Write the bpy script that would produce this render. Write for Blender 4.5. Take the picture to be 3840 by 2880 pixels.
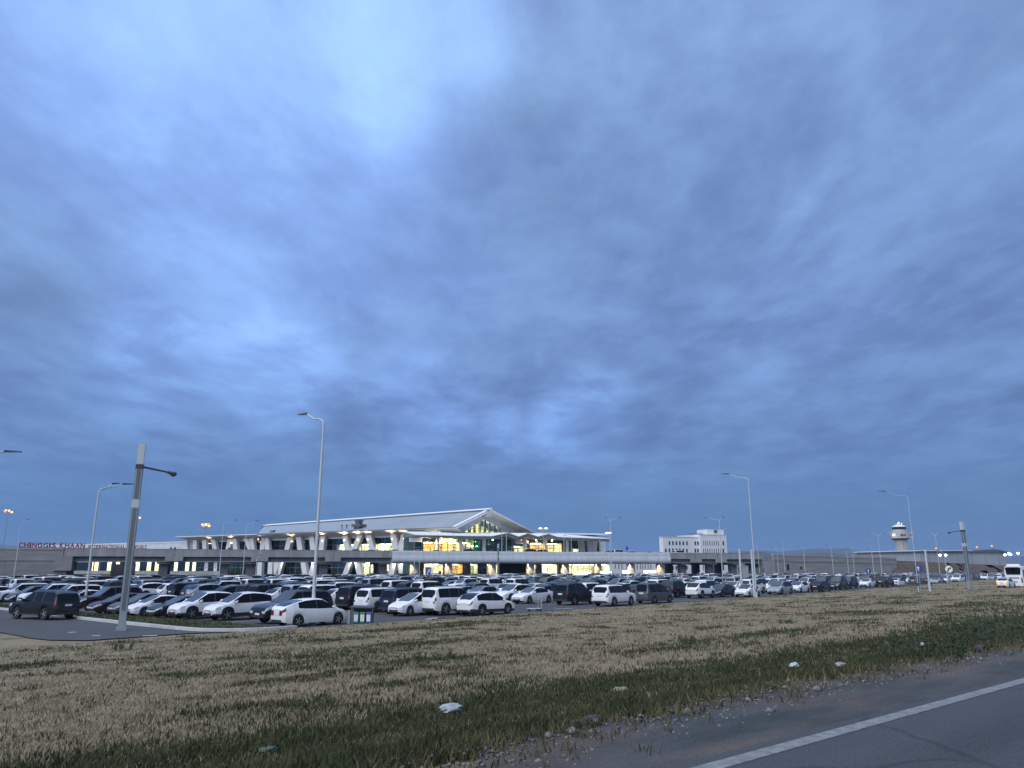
import bpy, bmesh, math, random
import numpy as np
from mathutils import Vector, Matrix
random.seed(7); np.random.seed(7)
for o in list(bpy.data.objects): bpy.data.objects.remove(o)
S = bpy.context.scene
COL = S.collection
R = math.radians
HAZE = .00010

# ------------------------------------------------------------------ camera
F = 2885.0; HZ = 2130.0; ZC = 3.3                   # focal length and horizon row, in pixels of the photo; eye height
TH = math.atan((HZ - 1440) / F)
cd = bpy.data.cameras.new('camera'); cam = bpy.data.objects.new('camera', cd); COL.objects.link(cam)
cd.sensor_width = 36.0; cd.lens = 36.0 * F / 3840.0
cd.clip_start = 0.1; cd.clip_end = 30000
cam.location = (0, 0, ZC); cam.rotation_euler = (math.pi / 2 + TH, 0, 0)
S.camera = cam
S.render.resolution_x, S.render.resolution_y = 1024, 768
cy = S.cycles
cy.use_denoising = True
try: cy.denoiser = 'OPENIMAGEDENOISE'; cy.denoising_input_passes = 'RGB_ALBEDO_NORMAL'
except Exception: pass
cy.max_bounces = 6; cy.diffuse_bounces = 2; cy.glossy_bounces = 3; cy.transparent_max_bounces = 8
cy.transmission_bounces = 3; cy.volume_bounces = 0
cy.caustics_reflective = False; cy.caustics_refractive = False
cy.sample_clamp_indirect = 4.0
S.view_settings.view_transform = 'Standard'; S.view_settings.look = 'None'
S.view_settings.exposure = 0.50; S.view_settings.gamma = 1.0; S.view_settings.use_curve_mapping = False

# ------------------------------------------------------------------ node helper
def N(nt, t, **k):
    n = nt.nodes.new(t)
    for a, v in k.items():
        if a[0] == 'i' and a[1:].isdigit(): n.inputs[int(a[1:])].default_value = v
        else: setattr(n, a, v)
    return n
def ramp(nt, pts):
    n = N(nt, 'ShaderNodeValToRGB'); e = n.color_ramp.elements
    while len(e) < len(pts): e.new(0.5)
    for i, (p, c) in enumerate(pts):
        e[i].position = p; e[i].color = (*c, 1) if len(c) == 3 else c
    return n
def math_(nt, op, a, b=None, c=None, clamp=False):
    n = N(nt, 'ShaderNodeMath', operation=op); n.use_clamp = clamp
    for i, v in enumerate((a, b, c)):
        if v is None: continue
        if isinstance(v, (int, float)): n.inputs[i].default_value = v
        else: nt.links.new(v, n.inputs[i])
    return n.outputs[0]
def mixc(nt, f, a, b, mode='MIX'):
    n = N(nt, 'ShaderNodeMix', data_type='RGBA', blend_type=mode)
    for i, v in ((0, f), (6, a), (7, b)):
        if isinstance(v, (int, float)): n.inputs[i].default_value = v
        elif isinstance(v, tuple): n.inputs[i].default_value = (*v, 1)
        else: nt.links.new(v, n.inputs[i])
    return n.outputs[2]

# ------------------------------------------------------------------ sky (dusk, broken overcast)
SUN_EL, SUN_AZ = R(38), R(215)
W = bpy.data.worlds.new('World'); S.world = W; W.use_nodes = True
nt = W.node_tree; nt.nodes.clear()
out = N(nt, 'ShaderNodeOutputWorld'); bg = N(nt, 'ShaderNodeBackground')
tc = N(nt, 'ShaderNodeTexCoord'); sp = N(nt, 'ShaderNodeSeparateXYZ'); nt.links.new(tc.outputs['Generated'], sp.inputs[0])
dx, dy, dz = sp.outputs
zc_ = math_(nt, 'MAXIMUM', dz, 0.0)
gr = ramp(nt, [(0.0, (.038, .110, .268)), (.05, (.045, .124, .295)), (.13, (.077, .155, .345)), (.22, (.099, .183, .390)), (.33, (.128, .226, .465)),
               (.5, (.152, .264, .520)), (.66, (.185, .312, .590)), (.82, (.50, .64, .92)), (1.0, (.80, .88, 1.05))])
nt.links.new(zc_, gr.inputs[0])
zp = math_(nt, 'ADD', zc_, 0.10)
px_ = math_(nt, 'DIVIDE', dx, zp); py_ = math_(nt, 'DIVIDE', dy, zp)
cmb = N(nt, 'ShaderNodeCombineXYZ')
# streaks run along a heading a little right of the view, as the cloud rolls do
nt.links.new(math_(nt, 'MULTIPLY', px_, 1.0), cmb.inputs[0]); nt.links.new(math_(nt, 'MULTIPLY', py_, 0.62), cmb.inputs[1])
def noise(scale, detail, rough, dist, off):
    m = N(nt, 'ShaderNodeMapping'); m.inputs[1].default_value = off; m.inputs[2].default_value = (0, 0, R(4)); nt.links.new(cmb.outputs[0], m.inputs[0])
    n = N(nt, 'ShaderNodeTexNoise'); n.inputs['Scale'].default_value = scale; n.inputs['Detail'].default_value = detail
    n.inputs['Roughness'].default_value = rough; n.inputs['Distortion'].default_value = dist
    nt.links.new(m.outputs[0], n.inputs['Vector']); return n.outputs[0]
big = noise(0.9, 2.5, .5, .3, (3.1, 1.7, 0)); mid = noise(2.0, 10.0, .60, .35, (7.3, 2.2, 0)); fine = noise(6.0, 8.0, .62, .25, (1.3, 9.2, 0))
def sm(v, a, b, lo, hi):
    n = N(nt, 'ShaderNodeMapRange', interpolation_type='SMOOTHSTEP'); nt.links.new(v, n.inputs[0])
    for i, q in enumerate((a, b, lo, hi)): n.inputs[i + 1].default_value = q
    return n.outputs[0]
fade = sm(zc_, .03, .17, 0.12, 1.0)                 # thin and even near the horizon
cl = math_(nt, 'ADD', sm(big, .33, .68, -.07, .08), math_(nt, 'ADD', sm(mid, .34, .68, -.11, .14), sm(fine, .34, .68, -.075, .085)))
# the open, brighter part of the cloud deck lies high on the left; the heavy bank on the right
lr = math_(nt, 'ADD', math_(nt, 'MULTIPLY', dx, sm(zc_, .05, .55, -.10, -.22)),
           math_(nt, 'MULTIPLY', sm(math_(nt, 'ADD', math_(nt, 'ADD', dx, math_(nt, 'MULTIPLY', math_(nt, 'SUBTRACT', zc_, .62), .35)), math_(nt, 'MULTIPLY', math_(nt, 'SUBTRACT', mid, .5), .45)), -.22, -.02, .13, -.13), sm(zc_, .2, .42, 0, 1)))
ANISO = []
def patch(direction, width, amount):
    n = N(nt, 'ShaderNodeVectorMath', operation='DOT_PRODUCT'); n.inputs[1].default_value = Vector(direction).normalized()
    nt.links.new(tc.outputs['Generated'], n.inputs[0])
    return sm(n.outputs['Value'], math.cos(width), 1.0, 0.0, amount)
def sky_dir(px, py):
    x, y = (px - 1920) / F, (1440 - py) / F
    return (x, math.cos(TH) - y * math.sin(TH), math.sin(TH) + y * math.cos(TH))
loc = None
for (ax, ay, w, am) in [(2200, 1575, .085, .38), (2000, 1640, .08, .24), (1560, 150, .16, .34), (1430, 560, .10, .26), (700, 850, .30, .20), (1050, 1390, .11, .42), (620, 1350, .09, .30), (1550, 1520, .10, .34), (1780, 1620, .07, .25), (1850, 640, .14, -.16), (60, 900, .15, -.36), (80, 1250, .10, -.12), (2300, 1710, .09, -.07), (3000, 1150, .2, .05), (2900, 450, .2, .08), (2400, 1800, .06, .10)]:
    p = patch(sky_dir(ax, ay), w, am)
    loc = p if loc is None else math_(nt, 'ADD', loc, p)
wav = sm(mid, .3, .7, .35, 1.45)
loc = math_(nt, 'MULTIPLY', loc, wav)
tot = math_(nt, 'ADD', 1.0, math_(nt, 'ADD', math_(nt, 'MULTIPLY', math_(nt, 'ADD', cl, loc), fade), lr))
hue = mixc(nt, sm(cl, -.16, .14, 0, 1), (1.03, .97, 1.0), (1.08, 1.03, .97))
colr = mixc(nt, 1.0, gr.outputs[0], hue, 'MULTIPLY')
vm = N(nt, 'ShaderNodeVectorMath', operation='SCALE'); nt.links.new(colr, vm.inputs[0]); nt.links.new(tot, vm.inputs['Scale'])
sky = N(nt, 'ShaderNodeTexSky'); sky.sky_type = 'NISHITA'; sky.sun_disc = False; sky.sun_elevation = SUN_EL; sky.sun_rotation = SUN_AZ
vs = N(nt, 'ShaderNodeVectorMath', operation='SCALE'); nt.links.new(sky.outputs[0], vs.inputs[0]); vs.inputs['Scale'].default_value = 0.05
v2 = N(nt, 'ShaderNodeVectorMath', operation='SCALE'); nt.links.new(vm.outputs[0], v2.inputs[0]); v2.inputs['Scale'].default_value = 10.0
va = N(nt, 'ShaderNodeVectorMath', operation='ADD'); nt.links.new(v2.outputs[0], va.inputs[0]); nt.links.new(vs.outputs[0], va.inputs[1])
nt.links.new(va.outputs[0], bg.inputs[0]); bg.inputs[1].default_value = 0.1
nt.links.new(bg.outputs[0], out.inputs[0])
W.cycles.sampling_method = 'MANUAL'; W.cycles.sample_map_resolution = 512

sd = bpy.data.lights.new('sun', 'SUN'); so = bpy.data.objects.new('sun', sd); COL.objects.link(so)
sd.energy = 1.5; sd.angle = R(70); sd.color = (.98, .97, .95)
sv = Vector((math.sin(SUN_AZ) * math.cos(SUN_EL), math.cos(SUN_AZ) * math.cos(SUN_EL), math.sin(SUN_EL)))
so.rotation_euler = sv.to_track_quat('Z', 'Y').to_euler()

# ------------------------------------------------------------------ frames and points
def ground_pt(px, py, z=0.0):
    x, y = (px - 1920) / F, (1440 - py) / F
    d = (x, math.cos(TH) - y * math.sin(TH), math.sin(TH) + y * math.cos(TH)); t = (z - ZC) / d[2]
    return (d[0] * t, d[1] * t, z)
def proj(X, Y, Z):
    Z -= ZC; d = Y * math.cos(TH) + Z * math.sin(TH); h = -Y * math.sin(TH) + Z * math.cos(TH)
    return 1920 + F * X / d, 1440 - F * h / d, d
B46, B41 = R(46), R(41)
def road(u, v): return (u * math.sin(B46) - v * math.cos(B46), u * math.cos(B46) + v * math.sin(B46))
def road_uv(X, Y): return (X * math.sin(B46) + Y * math.cos(B46), -X * math.cos(B46) + Y * math.sin(B46))
def lot(u, v): return (u * math.sin(B41) - v * math.cos(B41), u * math.cos(B41) + v * math.sin(B41))
def lot_uv(X, Y): return (X * math.sin(B41) + Y * math.cos(B41), -X * math.cos(B41) + Y * math.sin(B41))
VO = (-86.0, 199.0); VE = (.942, .336); VN = (-.336, .942)          # viaduct frame: a along it, b away from the car park
def via(a, b, z=0.0): return (VO[0] + VE[0] * a + VN[0] * b, VO[1] + VE[1] * a + VN[1] * b, z)
def via_ab(X, Y): return ((X - VO[0]) * VE[0] + (Y - VO[1]) * VE[1], (X - VO[0]) * VN[0] + (Y - VO[1]) * VN[1])
def solve(fn, px, lo=-80., hi=500.):
    s = 1 if fn(hi) > fn(lo) else -1
    for _ in range(60):
        m = (lo + hi) / 2
        if (fn(m) - px) * s < 0: lo = m
        else: hi = m
    return lo
def via_a(px, b=0., z=7.): return solve(lambda a: proj(*via(a, b, z))[0], px)

# ------------------------------------------------------------------ objects
def tag(o, label=None, cat=None, group=None, kind=None):
    for k, v in (('label', label), ('category', cat), ('group', group), ('kind', kind)):
        if v: o[k] = v
    return o
def empty(name, label, cat, loc=(0, 0, 0), rz=0.0, group=None):
    o = bpy.data.objects.new(name, None); COL.objects.link(o)
    o.location = loc; o.rotation_euler = (0, 0, rz); o.empty_display_size = .3
    return tag(o, label, cat, group)
class MB:
    def __init__(s, frame=None): s.v = []; s.f = []; s.m = []; s.fr = frame
    def P(s, p):
        if s.fr:
            o, ex, ey = s.fr
            p = (o[0] + ex[0] * p[0] + ey[0] * p[1], o[1] + ex[1] * p[0] + ey[1] * p[1], (o[2] if len(o) > 2 else 0) + p[2])
        s.v.append(tuple(p)); return len(s.v) - 1
    def face(s, pts, m=0): s.f.append([s.P(p) for p in pts]); s.m.append(m)
    def box(s, x0, x1, y0, y1, z0, z1, m=0):
        s.hexa([(x0, y0, z0), (x1, y0, z0), (x1, y1, z0), (x0, y1, z0), (x0, y0, z1), (x1, y0, z1), (x1, y1, z1), (x0, y1, z1)], m)
    def hexa(s, p, m=0):
        i = [s.P(q) for q in p]
        for q in ((0, 3, 2, 1), (4, 5, 6, 7), (0, 1, 5, 4), (1, 2, 6, 5), (2, 3, 7, 6), (3, 0, 4, 7)): s.f.append([i[k] for k in q]); s.m.append(m)
    def tube(s, p0, p1, r0, r1=None, n=8, m=0, caps=True):
        r1 = r0 if r1 is None else r1
        a, b = Vector(p0), Vector(p1); d = (b - a).normalized()
        x = d.orthogonal().normalized(); y = d.cross(x); A = []; Bq = []
        for k in range(n):
            t = 2 * math.pi * k / n; w = x * math.cos(t) + y * math.sin(t)
            A.append(s.P(a + w * r0)); Bq.append(s.P(b + w * r1))
        for k in range(n): s.f.append([A[k], A[(k + 1) % n], Bq[(k + 1) % n], Bq[k]]); s.m.append(m)
        if caps: s.f.append(A[::-1]); s.m.append(m); s.f.append(Bq); s.m.append(m)
    def path(s, pts, r, n=8, m=0):
        for i in range(len(pts) - 1):
            ra = r(i / (len(pts) - 1)) if callable(r) else r; rb = r((i + 1) / (len(pts) - 1)) if callable(r) else r
            s.tube(pts[i], pts[i + 1], ra, rb, n, m)
    def lathe(s, prof, n=16, c=(0, 0), m=0, rot=0.0):
        rings = []
        for (r, z) in prof: rings.append([s.P((c[0] + r * math.cos(rot + 2 * math.pi * k / n), c[1] + r * math.sin(rot + 2 * math.pi * k / n), z)) for k in range(n)])
        for i in range(len(rings) - 1):
            for k in range(n): s.f.append([rings[i][k], rings[i][(k + 1) % n], rings[i + 1][(k + 1) % n], rings[i + 1][k]]); s.m.append(m)
        s.f.append(rings[0][::-1]); s.m.append(m); s.f.append(rings[-1]); s.m.append(m)
    def add(s, o, off=(0, 0, 0), mat=None):
        b = len(s.v); s.v += [(p[0] + off[0], p[1] + off[1], p[2] + off[2]) for p in o.v]
        s.f += [[i + b for i in f] for f in o.f]; s.m += o.m if mat is None else [mat] * len(o.f)
    def mesh(s, name, mats, smooth=None):
        me = bpy.data.meshes.new(name); me.from_pydata(s.v, [], s.f)
        for m in (mats if isinstance(mats, (list, tuple)) else [mats]): me.materials.append(m)
        if len(me.materials) > 1: me.polygons.foreach_set('material_index', s.m)
        bm = bmesh.new(); bm.from_mesh(me); bmesh.ops.remove_doubles(bm, verts=bm.verts, dist=1e-5)
        bmesh.ops.recalc_face_normals(bm, faces=bm.faces); bm.to_mesh(me); bm.free()
        if smooth is not None:
            me.polygons.foreach_set('use_smooth', [True] * len(me.polygons)); me.set_sharp_from_angle(angle=R(smooth))
        me.update(); return me
    def build(s, name, mats, parent=None, smooth=None, loc=None):
        o = bpy.data.objects.new(name, s.mesh(name, mats, smooth)); COL.objects.link(o)
        if parent: o.parent = parent
        if loc: o.location = loc
        return o
def inst(name, me, parent=None, loc=None, rz=None):
    o = bpy.data.objects.new(name, me); COL.objects.link(o)
    if parent: o.parent = parent
    if loc: o.location = loc
    if rz is not None: o.rotation_euler = (0, 0, rz)
    return o
def copy_tree(o, parent=None):
    c = o.copy(); COL.objects.link(c)
    if parent: c.parent = parent
    for ch in o.children: copy_tree(ch, c)
    return c

# ------------------------------------------------------------------ materials
def mat(name, col, rough=.7, metal=0.0, spec=.5, var=0.0, vscale=1.0, bump=0.0, bscale=20., col2=None, stretch=(1, 1, 1), coat=0.0, detail=6):
    m = bpy.data.materials.new(name); m.use_nodes = True; t = m.node_tree; b = t.nodes['Principled BSDF']
    b.inputs['Base Color'].default_value = (*col, 1); b.inputs['Roughness'].default_value = rough; b.inputs['Metallic'].default_value = metal
    b.inputs['Specular IOR Level'].default_value = spec
    if coat: b.inputs['Coat Weight'].default_value = coat; b.inputs['Coat Roughness'].default_value = .06
    if var or bump:
        g = N(t, 'ShaderNodeNewGeometry'); mp = N(t, 'ShaderNodeMapping'); mp.inputs[3].default_value = stretch
        t.links.new(g.outputs['Position'], mp.inputs[0])
    if var:
        n = N(t, 'ShaderNodeTexNoise'); n.inputs['Scale'].default_value = vscale; n.inputs['Detail'].default_value = detail; n.inputs['Roughness'].default_value = .62
        t.links.new(mp.outputs[0], n.inputs['Vector'])
        c2 = col2 or tuple(c * (1 - var) for c in col); c1 = col if col2 else tuple(min(1, c * (1 + var)) for c in col)
        r = ramp(t, [(.32, c2), (.68, c1)]); t.links.new(n.outputs[0], r.inputs[0]); t.links.new(r.outputs[0], b.inputs['Base Color'])
    if bump:
        n2 = N(t, 'ShaderNodeTexNoise'); n2.inputs['Scale'].default_value = bscale; n2.inputs['Detail'].default_value = 5; t.links.new(mp.outputs[0], n2.inputs['Vector'])
        bp = N(t, 'ShaderNodeBump'); bp.inputs['Strength'].default_value = bump; bp.inputs['Distance'].default_value = .05; t.links.new(n2.outputs[0], bp.inputs['Height']); t.links.new(bp.outputs[0], b.inputs['Normal'])
    return m
def emit(name, col, s):
    m = bpy.data.materials.new(name); m.use_nodes = True; b = m.node_tree.nodes['Principled BSDF']
    b.inputs['Base Color'].default_value = (*[min(1, c) for c in col], 1); b.inputs['Emission Color'].default_value = (*col, 1); b.inputs['Emission Strength'].default_value = s; return m
def pane(name, tint, gloss=.16, thru=.75):
    m = bpy.data.materials.new(name); m.use_nodes = True; t = m.node_tree; t.nodes.clear()
    o = N(t, 'ShaderNodeOutputMaterial'); tr = N(t, 'ShaderNodeBsdfTransparent'); tr.inputs[0].default_value = (*tint, 1)
    gl = N(t, 'ShaderNodeBsdfGlossy'); gl.inputs['Roughness'].default_value = .03; gl.inputs['Color'].default_value = (.8, .9, .95, 1)
    lw = N(t, 'ShaderNodeLayerWeight'); lw.inputs[0].default_value = .3
    f = math_(t, 'ADD', math_(t, 'MULTIPLY', lw.outputs['Fresnel'], .9), gloss * .3, clamp=True)
    mx = N(t, 'ShaderNodeMixShader'); t.links.new(f, mx.inputs[0]); t.links.new(tr.outputs[0], mx.inputs[1]); t.links.new(gl.outputs[0], mx.inputs[2]); t.links.new(mx.outputs[0], o.inputs[0])
    return m
M = dict(
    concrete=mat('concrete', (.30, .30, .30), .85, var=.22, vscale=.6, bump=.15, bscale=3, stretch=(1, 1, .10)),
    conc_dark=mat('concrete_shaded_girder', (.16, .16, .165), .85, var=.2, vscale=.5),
    conc_wall=mat('retaining_concrete', (.25, .247, .24), .9, var=.18, vscale=.5, bump=.2, bscale=2, stretch=(.4, .4, 3)),
    panel=mat('pale_cladding', (.60, .63, .645), .5, var=.09, vscale=.7, stretch=(1, 1, .15)),
    white=mat('white_render', (.76, .76, .75), .65, var=.05, vscale=.3),
    column=mat('white_column', (.70, .69, .66), .7, var=.08, vscale=.6),
    soffit=mat('soffit_cream', (.74, .71, .66), .6),
    roof=mat('roof_metal', (.52, .57, .60), .42, metal=.25, var=.05, vscale=.15),
    trim=mat('dark_trim', (.10, .115, .135), .5),
    mull=mat('mullion', (.16, .19, .20), .5),
    glass=pane('green_glass', (.22, .50, .44)),
    glass_clear=pane('clear_glass', (.92, .96, .92)),
    room=mat('interior_wall', (.62, .58, .48), .8, var=.35, vscale=.5, stretch=(1, 1, .3)),
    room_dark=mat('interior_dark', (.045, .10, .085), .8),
    wood=mat('interior_timber', (.55, .40, .20), .6, var=.3, vscale=.6),
    dirt=mat('bare_earth', (.085, .06, .047), .95, var=.25, vscale=.5, bump=.4, bscale=2),
    asphalt=mat('asphalt', (.060, .062, .065), .88, var=.16, vscale=.6, bump=.15, bscale=30),
    asphalt2=mat('road_asphalt', (.045, .049, .053), .8, var=.08, vscale=.25, bump=.2, bscale=60),
    steel=mat('galvanised_steel', (.33, .36, .38), .5, metal=.3, var=.06),
    lampgrey=mat('lamp_housing', (.05, .055, .06), .5),
    polewhite=mat('pole_paint', (.50, .53, .55), .5),
    kerb=mat('kerb_concrete', (.50, .50, .48), .85, var=.12, vscale=1.5),
    black=mat('black_plastic', (.012, .012, .013), .55),
    red=mat('red_letter', (.24, .012, .02), .5),
    signblue=mat('sign_blue', (.012, .05, .22), .45),
    signwhite=mat('sign_white', (.75, .75, .75), .5),
    tyre=mat('tyre_rubber', (.016, .016, .017), .8),
    rim=mat('alloy_rim', (.42, .43, .44), .35, metal=.7),
    carglass=mat('tinted_car_glass', (.004, .005, .006), .05, spec=.32),
    windscreen=mat('windscreen_glass', (.035, .045, .05), .05, spec=.9),
    headlamp=mat('headlamp_lens', (.55, .58, .60), .12, spec=.9),
    taillamp=mat('tail_lamp_lens', (.13, .005, .008), .15, spec=.7),
    plate=mat('number_plate', (.72, .72, .70), .5),
    trimplastic=mat('body_trim', (.03, .03, .032), .6),
    chrome=mat('chrome', (.6, .6, .6), .15, metal=1),
    skin=mat('skin', (.42, .26, .18), .6),
)
def car_paint(name, c, rough=.28, metal=0.0):
    dk = .30 if max(c) < .2 else 1.0
    m = mat(name, c, rough, metal, coat=.35 if max(c) > .2 else .12)
    t = m.node_tree; b = t.nodes['Principled BSDF']          # road dust, thicker low on the doors
    g = N(t, 'ShaderNodeTexCoord'); sx = N(t, 'ShaderNodeSeparateXYZ'); t.links.new(g.outputs['Object'], sx.inputs[0])
    n = N(t, 'ShaderNodeTexNoise'); n.inputs['Scale'].default_value = 2.2; n.inputs['Detail'].default_value = 4; t.links.new(g.outputs['Object'], n.inputs['Vector'])
    mr = N(t, 'ShaderNodeMapRange'); t.links.new(sx.outputs[2], mr.inputs[0])
    for i, q in enumerate((.25, .85, .34, 0.03)): mr.inputs[i + 1].default_value = q
    f = math_(t, 'MULTIPLY', mr.outputs[0], math_(t, 'MULTIPLY', n.outputs[0], 1.3 * dk), clamp=True)
    t.links.new(mixc(t, f, c, (.24, .215, .185)), b.inputs['Base Color'])
    t.links.new(math_(t, 'ADD', f, rough, clamp=True), b.inputs['Roughness'])
    return m
PAINT = dict(white=car_paint('paint_white', (.80, .80, .80)), black=car_paint('paint_black', (.006, .0065, .009), .22), silver=car_paint('paint_silver', (.40, .42, .44), .32, .55),
             grey=car_paint('paint_grey', (.085, .088, .092), .3, .3), blue=car_paint('paint_dark_blue', (.009, .014, .040), .25), maroon=car_paint('paint_maroon', (.026, .008, .010), .25),
             bronze=car_paint('paint_bronze', (.16, .115, .07), .3, .3), red=car_paint('paint_red', (.30, .02, .015), .3))
# ================================================================== THE SETTING
def vnoise(x, y, seed=0):
    xi = np.floor(x).astype(np.int64); yi = np.floor(y).astype(np.int64); fx = x - xi; fy = y - yi
    fx = fx * fx * (3 - 2 * fx); fy = fy * fy * (3 - 2 * fy)
    def h(i, j):
        k = (i * 374761393 + j * 668265263 + seed * 1442695041) & 0x7fffffff
        k = ((k ^ (k >> 13)) * 1274126177) & 0x7fffffff
        return ((k ^ (k >> 16)) & 0xffff) / 65535.0
    return (h(xi, yi) * (1 - fx) + h(xi + 1, yi) * fx) * (1 - fy) + (h(xi, yi + 1) * (1 - fx) + h(xi + 1, yi + 1) * fx) * fy
def fbm(x, y, seed=0, o=4):
    s = 0; a = .5
    for k in range(o): s = s + a * vnoise(x * 2 ** k, y * 2 ** k, seed + k); a *= .5
    return s / (1 - .5 ** o)
def v_edge(u): return 40.2 + .0885 * (u - 16)
PV = np.array([-60, 2.6, 3.0, 4.7, 5.4, 7, 9, 14, 22, 30, 36, 40.0, 40.6, 200]); PZ = np.array([1.9, 1.9, 1.93, 1.92, 1.84, 1.60, 1.44, 1.10, .66, .30, .10, .02, -.05, -.05])
def terr_z(u, v):
    k = np.where(v > 9, 9 + (v - 9) * 31.0 / (v_edge(u) - 9), v)
    z = np.interp(k, PV, PZ)
    amp = np.clip((v - 5) / 4, 0, 1) * np.clip((v_edge(u) - v) / 6, 0, 1)
    rise = np.clip((u - 60) / 120, 0, 1) * np.exp(-((v - v_edge(u) + 5) / 4.5) ** 2) * .75      # low crest along the far verge
    return z + amp * (.16 * (fbm(u * .22, v * .3, 5) - .5) + .10 * (fbm(u * 1.1, v * 1.1, 9, 3) - .5)) + np.where(v < v_edge(u) - .3, rise, 0)
def green(u, v):
    d = np.hypot(u, v)
    ve = 5.2 + .6 * np.sin(u * .31) + 1.2 * (fbm(u * .35, u * 0, 77) - .5)
    band = np.exp(-((v - (7.9 + 1.2 * (fbm(u * .25, u * 0 + 3, 78) - .5))) / 1.25) ** 2) * (.75 + .5 * fbm(u * .3, v * .6, 3))
    pat = np.clip((fbm(u * .16, v * .30, 11) - .575 + .0016 * np.clip(u, 0, 60) * np.exp(-((v - 12) / 9.) ** 2) + .07 * np.exp(-((v - 12) / 4.) ** 2)) * 4.6, 0, 1)
    sml = np.clip((fbm(u * .62, v * .9, 31) - .605) * 7, 0, 1) * .8
    return np.clip(np.maximum(np.maximum(band, pat * .85), sml), 0, 1)
def grid_mesh(us, vs):
    U, V = np.meshgrid(us, vs, indexing='ij'); Z = terr_z(U, V)
    X = U * math.sin(B46) - V * math.cos(B46); Y = U * math.cos(B46) + V * math.sin(B46)
    n, m = U.shape; idx = np.arange(n * m).reshape(n, m)
    f = np.stack([idx[:-1, :-1], idx[1:, :-1], idx[1:, 1:], idx[:-1, 1:]], -1).reshape(-1, 4)
    return np.stack([X, Y, Z], -1).reshape(-1, 3), f, U.ravel(), V.ravel()
def np_mesh(name, v, f, k):
    me = bpy.data.meshes.new(name); me.vertices.add(len(v)); me.vertices.foreach_set('co', v.astype(np.float32).ravel())
    me.loops.add(len(f) * k); me.loops.foreach_set('vertex_index', f.astype(np.int32).ravel())
    me.polygons.add(len(f)); me.polygons.foreach_set('loop_start', np.arange(0, len(f) * k, k, dtype=np.int32)); me.polygons.foreach_set('loop_total', np.full(len(f), k, dtype=np.int32))
    me.update(calc_edges=True); return me

# field material: bleached steppe grass and green growth as the 'cover' attribute says
gm = bpy.data.materials.new('steppe_ground'); gm.use_nodes = True; t = gm.node_tree; b = t.nodes['Principled BSDF']; b.inputs['Roughness'].default_value = .95; b.inputs['Specular IOR Level'].default_value = .1
at = N(t, 'ShaderNodeAttribute'); at.attribute_name = 'cover'
g = N(t, 'ShaderNodeNewGeometry'); mp = N(t, 'ShaderNodeMapping'); t.links.new(g.outputs['Position'], mp.inputs[0])
def tn(scale, det, ro=.6):
    n = N(t, 'ShaderNodeTexNoise'); n.inputs['Scale'].default_value = scale; n.inputs['Detail'].default_value = det; n.inputs['Roughness'].default_value = ro; t.links.new(mp.outputs[0], n.inputs['Vector']); return n.outputs[0]
n1, n2, n3 = tn(.5, 6), tn(6, 5), tn(28, 3)
dry = ramp(t, [(.30, (.165, .138, .092)), (.5, (.260, .218, .147)), (.7, (.350, .300, .208))]); t.links.new(math_(t, 'ADD', math_(t, 'MULTIPLY', n1, .5), math_(t, 'MULTIPLY', n2, .5)), dry.inputs[0])
grn = ramp(t, [(.3, (.040, .048, .022)), (.55, (.078, .084, .040)), (.75, (.130, .122, .062))]); t.links.new(math_(t, 'ADD', math_(t, 'MULTIPLY', n2, .6), math_(t, 'MULTIPLY', n3, .4)), grn.inputs[0])
fct = math_(t, 'ADD', at.outputs['Fac'], math_(t, 'MULTIPLY', math_(t, 'SUBTRACT', n2, .5), .9), clamp=True)
t.links.new(mixc(t, fct, dry.outputs[0], grn.outputs[0]), b.inputs['Base Color'])
bp = N(t, 'ShaderNodeBump'); bp.inputs['Strength'].default_value = .7; bp.inputs['Distance'].default_value = .06; t.links.new(math_(t, 'ADD', n2, n3), bp.inputs['Height']); t.links.new(bp.outputs[0], b.inputs['Normal'])
M['ground'] = gm
us = np.concatenate([np.arange(-45, -8, 1.5), np.arange(-8, 70, .35), np.arange(70, 200, 1.0), np.arange(200, 420, 4)])
vs = np.concatenate([np.arange(2.6, 22, .35), np.arange(22, 62, .5), np.arange(62, 74, 3)])
gv, gf, gu, gvv = grid_mesh(us, vs)
me = np_mesh('grass_field', gv, gf, 4); a = me.attributes.new('cover', 'FLOAT', 'POINT'); a.data.foreach_set('value', green(gu, gvv).astype(np.float32)); me.materials.append(gm)
me.polygons.foreach_set('use_smooth', [True] * len(me.polygons))
o = inst('grass_field', me); o['kind'] = 'structure'
mb = MB(); mb.face([(-9000, -2500, -.5), (9000, -2500, -.5), (9000, 9500, -.5), (-9000, 9500, -.5)])
o = mb.build('ground', mat('far_steppe', (.20, .155, .10), .95, var=.25, vscale=.01)); o['kind'] = 'structure'

# the road the camera rides on: edge line from two points seen on it
L0, L1 = Vector(ground_pt(2597, 2880, 2.0)), Vector(ground_pt(3840, 2543, 2.0)); R0, R1 = Vector(ground_pt(2727, 2880, 2.0)), Vector(ground_pt(3840, 2560, 2.0))
ld = (L1 - L0).normalized(); ln = Vector((ld.y, -ld.x, 0))
wl = (R0 - L0).dot(ln); 
def rp(s, n, z=2.0): p = L0 + ld * s + ln * n; return (p.x, p.y, z)
mb = MB()
for k in range(-6, 46):
    mb.hexa([rp(k * 8, -.12, 1.6), rp(k * 8, 9, 1.6), rp(k * 8 + 8, 9, 1.6), rp(k * 8 + 8, -.12, 1.6), rp(k * 8, -.12), rp(k * 8, 9, 2.05), rp(k * 8 + 8, 9, 2.05), rp(k * 8 + 8, -.12)])
rm_ = M['asphalt2']; t = rm_.node_tree; b = t.nodes['Principled BSDF']; src = b.inputs['Base Color'].links[0].from_socket
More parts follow.
